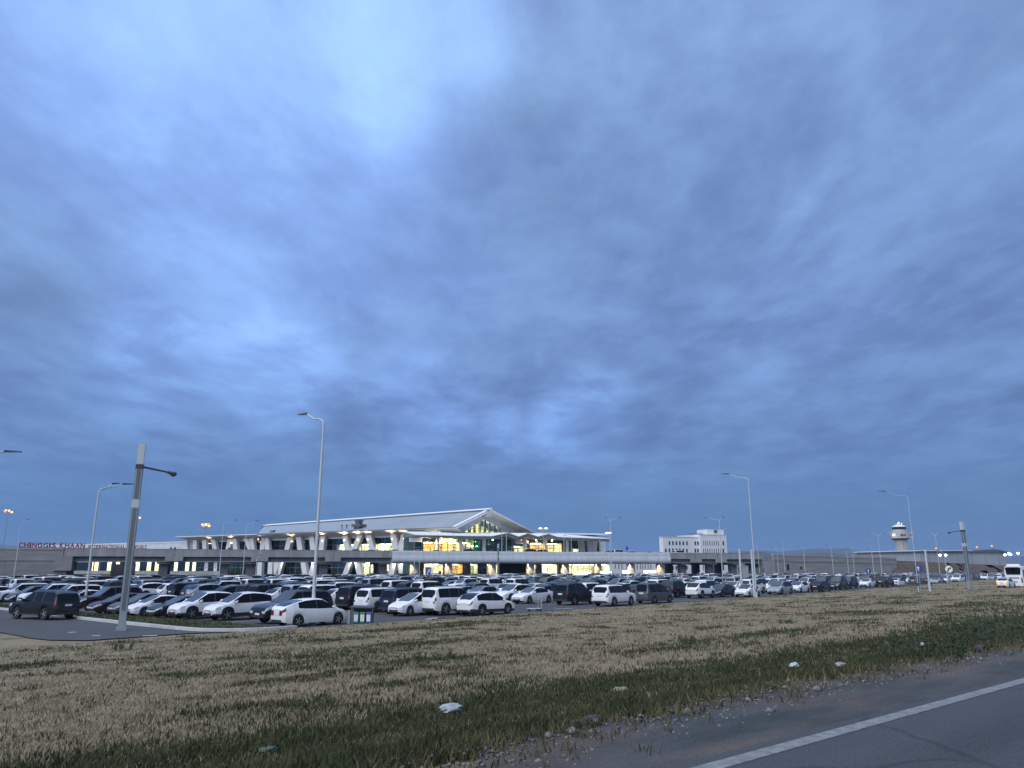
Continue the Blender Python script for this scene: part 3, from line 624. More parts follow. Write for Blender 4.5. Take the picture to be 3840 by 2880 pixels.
# --- low wing running on to the left
fbx(FL, 'wing_wall', M['panel'], TW - 2, 262, 6.0, 6.6, 6.1, 13.6); fbx(FL, 'wing_coping', M['white'], TW - 2, 262, 5.8, 8, 13.6, 14.0); fbx(FL, 'wing_wall', M['concrete'], 112.2, 262, 4.6, 5.2, 0, 2.1); fbx(FL, 'wing_wall', M['panel'], 112.2, 262, 4.6, 5.2, 5.9, 6.09)
fbx(FL, 'wing_roof', M['roof'], TW - 2, 262, 8, 40, 13.4, 13.8)
for q in (.55, 1.1): fbx(FL, 'ledge', M['conc_wall'], 112.2, 262, 4.2 - q, 4.59, 1.2 - q, 1.35 - q)
litpx = [(347, 351), (356, 370), (404, 420), (436, 450), (510, 525), (553, 568), (583, 597), (634, 640), (655, 668), (697, 711), (723, 736), (768, 782), (803, 816)]
edges = sorted([(ft(b_, 4, 5), ft(a_, 4, 5), i) for i, (a_, b_) in enumerate(litpx)])
cur = 112.5; pale = emit('lit_blind_pale', (.9, .95, .62), .85)
def wpane(x0, x1, m, name='window_pane'):
    mb = MB(FL); mb.box(x0 + .05, x1 - .05, 4.75, 4.8, 2.15, 5.85); mb.build(name, m, tb)
for a_, b_, i in edges:
    while cur < a_ - .6: nx = min(cur + 2.8, a_); wpane(cur, nx, M['glass']); cur = nx
    if i >= 11: wpane(a_, b_, M['column'], 'blind')
    else: wpane(a_, b_, pale if i in (10,) else lit_win, 'lit_window')
    cur = b_
while cur < 258: wpane(cur, cur + 2.8, M['glass']); cur += 2.8
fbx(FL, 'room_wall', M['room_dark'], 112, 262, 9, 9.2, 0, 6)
# --- gable
gx, gy = .714, .700; GN = (-.700, .714)
FG = ((0, 0, 0), (gx, gy), GN)
OUT = [(0, 15.65), (15.0, 21.95), (36.0, 15.2)]; INN = [(2.2, 14.6), (15.0, 20.3), (33.5, 14.0)]; GLS = [(4.6, 13.6), (15.0, 18.8), (31.0, 13.2)]
def band(name, A_, ya, B_, yb, m):
    mb = MB(FG)
    for i in range(2): mb.face([(A_[i][0], ya, A_[i][1]), (A_[i + 1][0], ya, A_[i + 1][1]), (B_[i + 1][0], yb, B_[i + 1][1]), (B_[i][0], yb, B_[i][1])])
    return mb.build(name, m, tb)
YO, YI = 0.0, 3.2
band('barge_edge', OUT, YO, [(s, z - .55) for s, z in OUT], YO, M['white'])
band('soffit', [(s, z - .55) for s, z in OUT], YO, INN, YI, M['soffit']); band('barge_board', INN, YI, GLS, YI + .3, M['panel'])
mb = MB(FG); mb.hexa([(13.6, 1.6, 19.6), (16.6, 1.6, 19.6), (16.6, 3.1, 19.6), (13.6, 3.1, 19.6), (14.6, .3, 21.3), (15.6, .3, 21.3), (15.6, 3.1, 21.3), (14.6, 3.1, 21.3)]); mb.build('apex_keel', M['white'], tb)
def gz(s): return GLS[0][1] + (s - GLS[0][0]) * (GLS[1][1] - GLS[0][1]) / (GLS[1][0] - GLS[0][0]) if s < 15 else GLS[1][1] + (s - 15) * (GLS[2][1] - GLS[1][1]) / (GLS[2][0] - 15)
ss = [4.6 + 2.2 * k for k in range(13)]; ss = [s for s in ss if s < 31]
for s0, s1 in zip(ss[:-1], ss[1:]):
    mid_ = 15.0 if s0 < 15 < s1 else None
    top = [(s1, YI + .5, gz(s1))] + ([(15.0, YI + .5, gz(15.0))] if mid_ else []) + [(s0, YI + .5, gz(s0))]
    mb = MB(FG); mb.face([(s0 + .05, YI + .5, 10), (s1 - .05, YI + .5, 10)] + top); mb.build('window_pane', M['glass_clear'] if 4 < s0 < 24 else M['glass'], tb)
    mb = MB(FG); mb.box(s0 - .22, s0 + .22, YI + .2, YI + 1.0, 10, gz(s0) - .02); mb.build('mullion', M['mull'], tb)
mb = MB(FG); mb.box(4, 31, YI + .3, YI + .6, 15.6, 15.75); mb.build('transom', M['mull'], tb)
wy = emit('hall_wall_lit', (1.0, .93, .40), .0)
mb = MB(FG); mb.face([(1.5, YI + 8, 9), (33.5, YI + 8, 9), (33.5, YI + 8, 13.5), (15, YI + 8, 19.0), (1.5, YI + 8, 13.5)]); mb.build('room_wall', mat('hall_back_wall', (.60, .58, .34), .8, var=.25, vscale=.35, stretch=(1, 1, .2)), tb)
mb = MB(FG); mb.box(3, 24, YI + 4.6, YI + 6.6, 10.2, 10.4); mb.build('hall_light', emit('hall_uplight', (1, .92, .45), 30), tb)
mb = MB(FG); mb.lathe([(.05, 17.2), (.7, 17.5), (.8, 18.2), (.05, 18.9)], 12, (12.0, YI + 2.0)); mb.build('hall_lamp', emit('globe_lamp', (1, .97, .85), 3), tb)
# --- main roof: left slope of standing-seam panels, ridge and right slope
AR = Vector((gx * 15.0, gy * 15.0, 21.95)); AE = AR + Vector((LX[0] * 108, LX[1] * 108, 0)); AE.z = 19.7
E0 = Vector((0, 0, 15.72)); E1 = Vector((LX[0] * 91, LX[1] * 91, 15.72)); RE0 = Vector((gx * 36, gy * 36, 15.25)); RE1 = RE0 + Vector((LX[0] * 108, LX[1] * 108, 0))
NP_ = 30
for k in range(NP_):
    mb = MB(); f0, f1 = k / NP_ + .0006, (k + 1) / NP_ - .0006
    a_, b_, c_, d_ = E0.lerp(E1, f0), E0.lerp(E1, f1), AR.lerp(AE, f1), AR.lerp(AE, f0); n = (b_ - a_).cross(d_ - a_).normalized(); n = n if n.z > 0 else -n
    mb.hexa([a_ - n * .15, b_ - n * .15, c_ - n * .15, d_ - n * .15, a_, b_, c_, d_])
    for q in range(6):
        g0, g1 = q / 6, q / 6 + .035; p = [a_.lerp(b_, g0), a_.lerp(b_, g1), d_.lerp(c_, g1), d_.lerp(c_, g0)]; mb.hexa(p + [w + n * .09 for w in p])
    mb.build('roof_panel', M['roof'], tb)
mb = MB(); mb.face([AR - Vector((0, 0, .02)), AE - Vector((0, 0, .02)), RE1, RE0]); mb.face([RE0, RE1, RE1 - Vector((0, 0, .5)), RE0 - Vector((0, 0, .5))]); mb.build('roof_slope', M['roof'], tb)
nl = Vector((LY[0], LY[1], 0))
mb = MB(); p = [AR - nl * 1.4 - Vector((0, 0, .55)), AE - nl * 1.4 - Vector((0, 0, .55)), AE + nl * .8, AR + nl * .8]; mb.hexa(p + [w + Vector((0, 0, .55)) for w in p]); mb.build('ridge_cap', M['white'], tb)
p = [AR - nl * 1.75 - Vector((0, 0, .75)), AE - nl * 1.75 - Vector((0, 0, .75)), AE - nl * 1.42 - Vector((0, 0, .6)), AR - nl * 1.42 - Vector((0, 0, .6))]
mb = MB(); mb.hexa(p + [w + Vector((0, 0, .5)) for w in p]); mb.build('ridge_gutter', M['trim'], tb)
mb = MB(); mb.face([E1, AE, RE1, RE1 - Vector((0, 0, 6)), E1 - Vector((0, 0, 3))]); mb.build('end_wall', M['panel'], tb)
p = [E0 + Vector((0, 0, 0)), AR, AR - nl * .1 + Vector((LX[0], LX[1], 0)) * 1.1, E0 + Vector((LX[0], LX[1], 0)) * 1.1]; mb = MB(); mb.hexa([w + Vector((0, 0, .02)) for w in p] + [w + Vector((0, 0, .35)) for w in p]); mb.build('verge_trim', M['white'], tb)
mb = MB(FL); mb.box(-.3, 91, -.42, -.26, 15.56, 15.72); mb.build('gutter', M['trim'], tb)
def on_roof(t_, y): return loc_l(t_, y, 15.72 + y * .30)
for p0, w, h in ((1350, 4.4, 1.1),):
    t_ = ft(p0, 16, 3); x, y, z = on_roof(t_, 2.5); mb = MB(FL); mb.box(t_ - 1.2, t_ + 1.2, 1.2, 3.6, 16.0, 17.0); mb.box(t_ - 2.0, t_ + 2.0, .8, 4, 17.0, 17.9); mb.box(t_ - .9, t_ + .9, 1.4, 3.2, 17.9, 19.0); mb.box(t_ - 1.3, t_ + 1.3, 1.2, 3.4, 19.0, 19.3); mb.build('roof_ventilator', M['trim'], tb)
for p0 in (1286, 1304): t_ = ft(p0, 16, 3); mb = MB(FL); mb.lathe([(.15, 15.9), (.15, 17.5), (.4, 17.5), (.4, 17.9)], 8, (t_, 2.4)); mb.build('vent_pipe', M['trim'], tb)
t_ = ft(1030, 16, 3); mb = MB(FL); mb.hexa([(t_ - 1.3, 1.2, 16.2), (t_ + 1.0, 1.2, 16.5), (t_ + 1.2, 2.0, 16.6), (t_ - 1.2, 2.0, 16.3), (t_ - 1.6, 1.2, 16.9), (t_ + .8, 1.2, 16.7), (t_ + .9, 2, 16.8), (t_ - 1.5, 2, 17.0)]); mb.build('roof_hatch', M['trim'], tb)
# --- departures front under the wavy canopy
cz = [(1562, 2004), (1750, 2008), (1845, 2008.5), (1905, 1996), (1945, 2010), (1980, 1998), (2018, 2010), (2056, 2000), (2092, 2012), (2288, 2019)]
cp = []
for p0, y0 in cz:
    a_ = via_a(p0, 7, 13.5); d = proj(*via(a_, 7, 13.5))[2]
    z = 13.0
    for _ in range(30): z += (proj(*via(a_, 7, z))[1] - y0) / F * d
    cp.append((a_, z))
mb = MB(FV)
for (a_, z), (b_, z2) in zip(cp[:-1], cp[1:]):
    th0 = .40 if a_ < cp[1][0] - 1 else 1.05
    mb.hexa([(a_, 7.4, z - th0), (b_, 7.4, z2 - 1.05), (b_, 26, 12.9 + (z2 - 13.6) * .6), (a_, 26, 12.9 + (z - 13.6) * .6), (a_, 7.0, z - .22), (b_, 7.0, z2 - .22), (b_, 26, 14.2), (a_, 26, 14.2)])
mb.build('canopy', mat('canopy_grey', (.19, .20, .21), .6, var=.06), tb)
mb = MB(FV)
for (a_, z), (b_, z2) in zip(cp[:-1], cp[1:]):
    mb.hexa([(a_, 6.85, z - .22), (b_, 6.85, z2 - .22), (b_, 26, 14.21), (a_, 26, 14.21), (a_, 6.85, z - .06), (b_, 6.85, z2 - .06), (b_, 26, 14.45), (a_, 26, 14.45)])
mb.build('canopy_roof', M['white'], tb)
Rr = (gx * 36, gy * 36)
e1 = via(126.5, 8.2); e2 = via(126.5, 45); e3 = via(100, 62)
mb = MB(); q = [(Rr[0], Rr[1]), (e1[0] - C0[0], e1[1] - C0[1]), (e2[0] - C0[0], e2[1] - C0[1]), (e3[0] - C0[0], e3[1] - C0[1])]; zz = (15.2, 13.95, 14.3, 15.4)
mb.hexa([(x, y, z - .5) for (x, y), z in zip(q, zz)] + [(x, y, z) for (x, y), z in zip(q, zz)]); mb.build('low_roof', M['roof'], tb)
A0, A1 = 66.6, 129.0
fbx(FV, 'floor_slab', M['concrete'], A0, A1, 17.05, 34, 6.0, 6.95); fbx(FV, 'wall_head', M['panel'], A0, A1, 19, 20, 12.2, 13.0); fbx(FV, 'wall_head', M['panel'], A0, A1, 19, 20, 4.9, 5.99)
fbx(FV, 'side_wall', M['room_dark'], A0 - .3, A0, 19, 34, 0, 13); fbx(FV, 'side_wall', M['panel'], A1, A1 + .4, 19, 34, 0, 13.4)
def va(px, z=9.): return via_a(px, 19., z)
pv = 2.08; npv = int((A1 - A0) / pv)
up_lit = [(va(1590), va(1768)), (va(1930), va(1966)), (va(1990), va(2108)), (va(2150), va(2172))]; lo_lit = [(va(1590, 2), va(1662, 2)), (va(1688, 2), va(1735, 2)), (va(1765, 2), va(1792, 2)), (va(1828, 2), va(1870, 2)), (va(1985, 2), va(2010, 2)), (va(2032, 2), va(2090, 2)), (va(2128, 2), va(2290, 2))]
mb = MB(FV)
for k in range(npv + 1): x = A0 + k * pv; mb.box(x - .05, x + .05, 18.9, 19.1, .1, 4.9); mb.box(x - .05, x + .05, 18.9, 19.1, 6.96, 12.2)
for z in (3.0, 9.4): mb.box(A0, A1, 18.88, 19.12, z - .08, z + .08)
mb.build('mullion', M['mull'], tb)
def vpane(h, key, cache={}):
    if (h, key) not in cache: mb = MB(((0, 0, 0), VE, VN)); mb.box(.05, pv - .05, 0, .03, .05, h - .05); cache[(h, key)] = mb.mesh('window_pane', M[key])
    return cache[(h, key)]
def loc_v(a_, b_, z): p = via(a_, b_, z); return (p[0] - C0[0], p[1] - C0[1], z)
for k in range(npv):
    x = A0 + k * pv; c = x + pv / 2
    inst('window_pane', vpane(5.2, 'glass_clear' if any(p - pv / 2 <= c <= q + pv / 2 for p, q in up_lit) else 'glass'), tb, loc_v(x, 19, 6.98)); inst('window_pane', vpane(4.7, 'glass_clear' if any(p - pv / 2 <= c <= q + pv / 2 for p, q in lo_lit) else 'glass'), tb, loc_v(x, 19, .15))
room(FV, va(1590), va(1678), 19.4, 26, 7, 11.0, M['wood'], lamp_o, .5); room(FV, va(1682), va(1730), 19.4, 26, 7, 11.0, M['room'], lamp_o, .45); room(FV, va(1734), va(1768), 19.4, 26, 7, 11, M['room'], lamp_w, .3)
room(FV, va(1930), va(1966), 19.4, 25, 7, 10, M['room'], lamp_w, .3); room(FV, va(1990), va(2048), 19.4, 26, 7, 11, M['wood'], lamp_o, .5); room(FV, va(2052), va(2108), 19.4, 26, 7, 11, M['room'], lamp_o, .45); room(FV, va(2150), va(2172), 19.4, 25, 7, 9.5, M['room'], lamp_w, .3)
for (x0, x1), m, l, s in zip(lo_lit, (M['room'], M['wood'], M['room'], M['room'], M['room'], M['room'], M['room']), (lamp_w, lamp_o, lamp_g, lamp_w, lamp_w, lamp_w, lamp_g), (.55, .45, .25, .3, .45, .6, .3)): room(FV, x0, x1, 19.4, 25, .1, 4.4, m, l, s)
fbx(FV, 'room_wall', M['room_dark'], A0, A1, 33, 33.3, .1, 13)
for p0, p1, m in ((1665, 1686, 'wood'), (1737, 1763, 'column'), (1872, 1984, 'room_dark'), (2092, 2126, 'column'), (2012, 2030, 'column')): fbx(FV, 'stone_panel', M[m], va(p0, 2), va(p1, 2), 18.6, 18.85, .1, 4.9)
fbx(FV, 'sign_board', M['panel'], via_a(1535, 15, 11), via_a(1583, 15, 11), 15, 15.4, 10.9, 12.2); fbx(FV, 'sign_board', M['panel'], via_a(1932, 15, 11), via_a(1966, 15, 11), 15, 15.4, 10.7, 11.9); fbx(FV, 'sign_board', M['panel'], via_a(1972, 15, 11), via_a(1982, 15, 11), 15, 15.4, 10.7, 11.9)
for p0 in (1641, 1728, 1815, 1968, 2045, 2128): a_ = via_a(p0, 13, 10); mb = MB(FV); mb.lathe([(.55, 6.96), (.55, 12.7)], 14, (a_, 13)); mb.build('column', M['column'], tb, 40)
for p0, p1 in ((2178, 2186), (2207, 2217), (2232, 2222), (2258, 2262)):
    t1, t0 = via_a(p0, 16, 12), via_a(p1, 16, 8); mb = MB(FV); mb.hexa([(t0 - .9, 15.6, 6.96), (t0 + .9, 15.6, 6.96), (t0 + .9, 16.9, 6.96), (t0 - .9, 16.9, 6.96), (t1 - .9, 15.6, 12.7), (t1 + .9, 15.6, 12.7), (t1 + .9, 16.9, 12.7), (t1 - .9, 16.9, 12.7)]); mb.build('column', M['column'], tb)
globe = emit('soffit_globe', (1, .94, .72), 12)
for p0, h in ((1655, 12.2), (1688, 12.1), (1721, 12.2), (1848, 11.6), (2010, 11.8), (2070, 11.6), (1842, 7.6)):
    a_ = via_a(p0, 10, h); mb = MB(FV); mb.lathe([(.05, h - .2), (.2, h - .08), (.2, h + .08), (.05, h + .2)], 10, (a_, 10)); mb.build('soffit_light', globe, tb)
for p0 in (1620, 1700, 1750, 2010, 2075): a_ = via_a(p0, 12, 11); spot('canopy_downlight', via(a_, 12, 12.0), via(a_, 16, 8), 1300, (1, .75, .42), R(140), .8, .2)

# ================================================================== OTHER BUILDINGS
wb = empty('office_building', 'white three-storey office block with rows of narrow dark windows beyond the viaduct', 'building', via(194.7, 90), RZV)
def wbx(name, m, *b):
    mb = MB(); mb.box(*b); return mb.build(name, m, wb)
win_m = mat('dark_window', (.018, .025, .035), .08, spec=.8)
wa = lambda px, z=10, b_=90: via_a(px, b_, z) - 194.7
x_m, x_r = wa(2622), wa(2722)
wbx('wall', M['white'], 0, x_m - .02, 0, 3.2, 0, 16.7); wbx('wall', M['white'], x_m, x_r, -1.2, 18, 0, 17.9); wbx('wall', M['white'], -34, -.02, 3, 6, 0, 6.6)
wbx('roof_edge', M['panel'], -.15, x_m - .02, -.15, 3.3, 16.7, 16.95); wbx('roof_edge', M['panel'], x_m, x_r + .15, -1.35, 18, 17.9, 18.15); wbx('parapet', M['trim'], x_m + .5, x_m + 5, 4, 8, 18.16, 18.7)
wbx('penthouse', M['white'], wa(2655, 19), wa(2717, 19), .5, 9, 18.15, 20.5); wbx('louvre', M['trim'], wa(2680, 19), wa(2692, 19), .3, .49, 18.9, 20.3)
def wwin(px, z0, z1, w, y):
    x = wa(px, (z0 + z1) / 2, 90 + y); f = MB(); fw = .12
    f.box(x - w / 2 - fw, x - w / 2, y - .10, y - .005, z0 - fw, z1 + fw); f.box(x + w / 2, x + w / 2 + fw, y - .10, y - .005, z0 - fw, z1 + fw); f.box(x - w / 2, x + w / 2, y - .10, y - .005, z1, z1 + fw); f.box(x - w / 2, x + w / 2, y - .10, y - .005, z0 - fw, z0)
    o = f.build('window', M['white'], wb); g_ = MB(); g_.box(x - w / 2, x + w / 2, y - .03, y - .006, z0, z1); g_.build('pane', win_m, o)
for p0 in (2510, 2523, 2536, 2549, 2562, 2575.5, 2607, 2617):
    for z0, z1 in ((13.3, 15.0), (10.1, 11.8), (2.6, 4.3)): wwin(p0, z0, z1, .85, 0)
for p0 in [2638 + 8.0 * k for k in range(9)] + [2712]:
    for z0, z1 in ((13.3, 15.3), (9.9, 11.9), (2.4, 4.6)): wwin(p0, z0, z1, .85 if p0 == 2712 else .42, -1.2)
for p0 in (2307, 2320, 2332, 2377, 2389, 2401, 2410, 2419, 2430, 2440, 2470): wwin(p0, 3.0, 5.0, .4, 3)

def at_depth(px, Y, z=0.): return (solve(lambda X: proj(X, Y, z)[0], px, -2000, 2000), Y, z)
tw = empty('control_tower', 'pale concrete air traffic control tower with dark glass cab and red roof lamps', 'control tower', at_depth(3384, 580, 10))
tw.location.z = 0; TOWERM = mat('tower_concrete', (.44, .45, .44), .8, var=.1, vscale=.3, stretch=(1, 1, .2))
mb = MB(); mb.lathe([(4.1, 0), (3.9, 12), (3.7, 20), (4.2, 23)], 8, m=0, rot=.39)
for k in range(4):
    a_ = -2.36 + k * .55; mb.hexa([(math.cos(a_) * 3.4 - .5, math.sin(a_) * 3.4, 0), (math.cos(a_) * 3.4 + .5, math.sin(a_) * 3.4, 0), (math.cos(a_) * 4.6 + .4, math.sin(a_) * 4.6, 0), (math.cos(a_) * 4.6 - .4, math.sin(a_) * 4.6, 0), (math.cos(a_) * 3.2 - .5, math.sin(a_) * 3.2, 22.5), (math.cos(a_) * 3.2 + .5, math.sin(a_) * 3.2, 22.5), (math.cos(a_) * 4.5 + .4, math.sin(a_) * 4.5, 22.5), (math.cos(a_) * 4.5 - .4, math.sin(a_) * 4.5, 22.5)])
mb.build('shaft', TOWERM, tw)
mb = MB(); mb.lathe([(4.2, 23), (6.6, 24.6)], 16); mb.build('collar', M['conc_dark'], tw)
mb = MB(); mb.lathe([(6.7, 24.61), (6.7, 29.5), (4.7, 29.6), (4.5, 31.0)], 16); mb.box(4.8, 7.6, -4.5, 0, 24.8, 29.2); mb.build('lower_cab', TOWERM, tw)
mb = MB(); mb.lathe([(4.55, 31.01), (5.0, 32.8)], 16); mb.build('cab_glass', win_m, tw)
mb = MB(); mb.lathe([(5.2, 32.81), (5.1, 33.3), (2.5, 34.2), (2.3, 34.6)], 16); mb.build('cab_roof', M['white'], tw)
for x0, x1 in ((-2.6, -.4), (-.1, 1.2), (5.4, 6.3), (6.6, 7.3)): mb = MB(); mb.box(x0, x1, -6.85 if x0 < 3 else -4.6, -6.2 if x0 < 3 else -4.45, 26.4, 27.3); mb.build('window', win_m, tw)
mb = MB(); mb.tube((0, 0, 34.6), (0, 0, 38.5), .1, .05, 6); mb.tube((-3.6, -1, 33.3), (-4.8, -1, 36.2), .12, .06, 6); mb.build('aerial', M['polewhite'], tw)
for x, z, c in ((-1.6, 35.3, 'r'), (-.6, 35.8, 'w'), (1.3, 35.2, 'r')): mb = MB(); mb.lathe([(.05, z - .4), (.42, z - .1), (.42, z + .2), (.05, z + .5)], 8, (x, -2.2)); mb.build('obstruction_lamp', emit('obstruction_' + c, (1, .5, .3) if c == 'r' else (1, .85, .65), 1.6) if 'obstruction_' + c not in bpy.data.materials else bpy.data.materials['obstruction_' + c], tw)
mb = MB(); mb.lathe([(.05, 26.3), (.55, 26.5), (.55, 27.2), (.05, 27.5)], 10, (-6.3, -3.6)); mb.build('floodlight', emit('white_flood', (.95, 1, 1), 4), tw)
rd = at_depth(3345, 520, 10); mb = MB(); mb.lathe([(.8, 0), (.8, 10.2), (2.0, 10.6), (2.4, 11.8), (2.1, 13.2), (1.2, 14.2), (.1, 14.5)], 16); o = mb.build('radar_dome', M['polewhite'], smooth=50, loc=(rd[0], rd[1], 0)); tag(o, 'small white ball-topped radar mast left of the control tower', 'radar')
hx = at_depth(3450, 375, 8); hg = empty('hangar', 'wide grey hangar with dark roof edge curving up at the right end', 'hangar', (hx[0], hx[1], 0), RZV)
ha = lambda px: solve(lambda a_: proj(hx[0] + VE[0] * a_, hx[1] + VE[1] * a_, 10)[0], px, 0, 300)
h1, h2, h3 = ha(3640), ha(3725), ha(3775)
mb = MB(); mb.box(0, h3 - .6, 0, 40, 0, 10.7); mb.build('wall', mat('hangar_cladding', (.34, .36, .38), .6, var=.08, vscale=.2), hg)
rl = [(-1, 10.95), (h1, 11.3), (h2, 12.2), (h2 + (h3 - h2) * .5, 11.8), (h3, 10.95)]
mb = MB()
for (x0, z0), (x1, z1) in zip(rl[:-1], rl[1:]): mb.hexa([(x0, -.8, 10.72), (x1, -.8, 10.72), (x1, 41, 10.72), (x0, 41, 10.72), (x0, -.8, z0 + .2), (x1, -.8, z1 + .2), (x1, 41, z1 + .2), (x0, 41, z0 + .2)])
mb.build('roof_edge', M['trim'], hg)
mb = MB(); mb.hexa([(-1, -.9, 11.16), (h1, -.9, 11.51), (h1, 41, 11.6), (-1, 41, 11.2), (-1, -.9, 11.5), (h1, -.9, 11.85), (h1, 41, 11.9), (-1, 41, 11.55)]); mb.build('roof', M['white'], hg)
for x in range(6, int(h3), 9): mb = MB(); mb.box(x, x + .12, -.06, -.005, 0, 10.2); mb.build('wall_joint', M['conc_dark'], hg)
# ================================================================== CARS
SPEC = dict(
 hatch=dict(L=4.48, W=1.75, zb=.20, r=.32, wx=(1.36, -1.34), plan=(.66, .85), belt=[(-2.24, .90), (-2.1, 1.04), (-1.2, .98), (0, .93), (1.05, .93), (1.6, .83), (2.02, .68), (2.24, .54)], roof=[(-2.08, 1.06), (-1.6, 1.27), (-.9, 1.43), (-.2, 1.49), (.25, 1.465), (1.32, .92)], ws=.26, rwx=-.95, win=[(-1.35, -.20), (-.12, .98)], tail=(.62, .96)),
 sedan=dict(L=4.68, W=1.80, zb=.20, r=.33, wx=(1.40, -1.38), plan=(.70, .87), belt=[(-2.34, .78), (-2.24, 1.0), (-1.75, 1.05), (-1.2, 1.0), (.9, .95), (1.7, .85), (2.14, .70), (2.34, .56)], roof=[(-1.78, 1.06), (-.95, 1.41), (-.3, 1.47), (.25, 1.44), (1.18, .94)], ws=.27, rwx=-.93, win=[(-1.28, -.22), (-.14, .86)], tail=(.68, .93)),
 cross=dict(L=4.75, W=1.88, zb=.24, r=.37, wx=(1.41, -1.35), plan=(.70, .88), belt=[(-2.37, .85), (-2.25, 1.09), (-1.3, 1.09), (0, 1.04), (1.05, 1.03), (1.75, .94), (2.18, .79), (2.37, .62)], roof=[(-2.22, 1.11), (-1.75, 1.50), (-1.2, 1.64), (-.4, 1.70), (.3, 1.65), (1.28, 1.03)], ws=.32, rwx=-1.42, win=[(-1.78, -.24), (-.15, .98)], tail=(.80, 1.06)),
 suv=dict(L=4.90, W=1.94, zb=.30, r=.40, wx=(1.42, -1.42), plan=(.86, .95), belt=[(-2.45, .95), (-2.39, 1.19), (-1, 1.18), (.85, 1.16), (1.3, 1.13), (2.1, 1.05), (2.38, .90), (2.45, .76)], roof=[(-2.40, 1.20), (-2.24, 1.70), (-1.95, 1.86), (-.6, 1.90), (.25, 1.87), (1.08, 1.16)], ws=.28, rwx=-2.2, win=[(-2.06, -1.08), (-.98, -.18), (-.08, .82)], tail=(.82, 1.18)),
 van=dict(L=4.60, W=1.76, zb=.22, r=.33, wx=(1.42, -1.35), plan=(.84, .94), belt=[(-2.30, .90), (-2.25, 1.02), (.9, .99), (1.45, .97), (1.95, .82), (2.2, .66), (2.30, .55)], roof=[(-2.26, 1.05), (-2.12, 1.72), (-1.8, 1.84), (0, 1.86), (.55, 1.79), (1.6, .96)], ws=.58, rwx=-2.1, win=[(-1.98, -.95), (-.85, .28), (.38, 1.22)], tail=(.78, 1.2)),
 minivan=dict(L=4.80, W=1.82, zb=.20, r=.34, wx=(1.48, -1.42), plan=(.74, .90), belt=[(-2.40, .88), (-2.3, 1.04), (.9, .97), (1.5, .95), (2.0, .80), (2.28, .66), (2.40, .56)], roof=[(-2.30, 1.06), (-2.0, 1.52), (-1.5, 1.70), (-.4, 1.75), (.4, 1.68), (1.62, .94)], ws=.42, rwx=-1.85, win=[(-1.95, -.85), (-.76, .22), (.30, 1.24)], tail=(.75, 1.04)),
 pickup=dict(L=5.60, W=2.0, zb=.36, r=.41, wx=(1.75, -1.60), plan=(.86, .95), belt=[(-2.80, 1.10), (-2.77, 1.24), (-.95, 1.26), (1.2, 1.22), (1.4, 1.2), (2.5, 1.13), (2.72, .98), (2.80, .80)], roof=[(-.98, 1.28), (-.80, 1.80), (-.2, 1.93), (.5, 1.89), (1.3, 1.22)], ws=.52, rwx=-.78, win=[(-.70, .12), (.20, 1.05)], tail=(.85, 1.2)),
)
def interp(x, pts): return float(np.interp(x, [p[0] for p in pts], [p[1] for p in pts]))
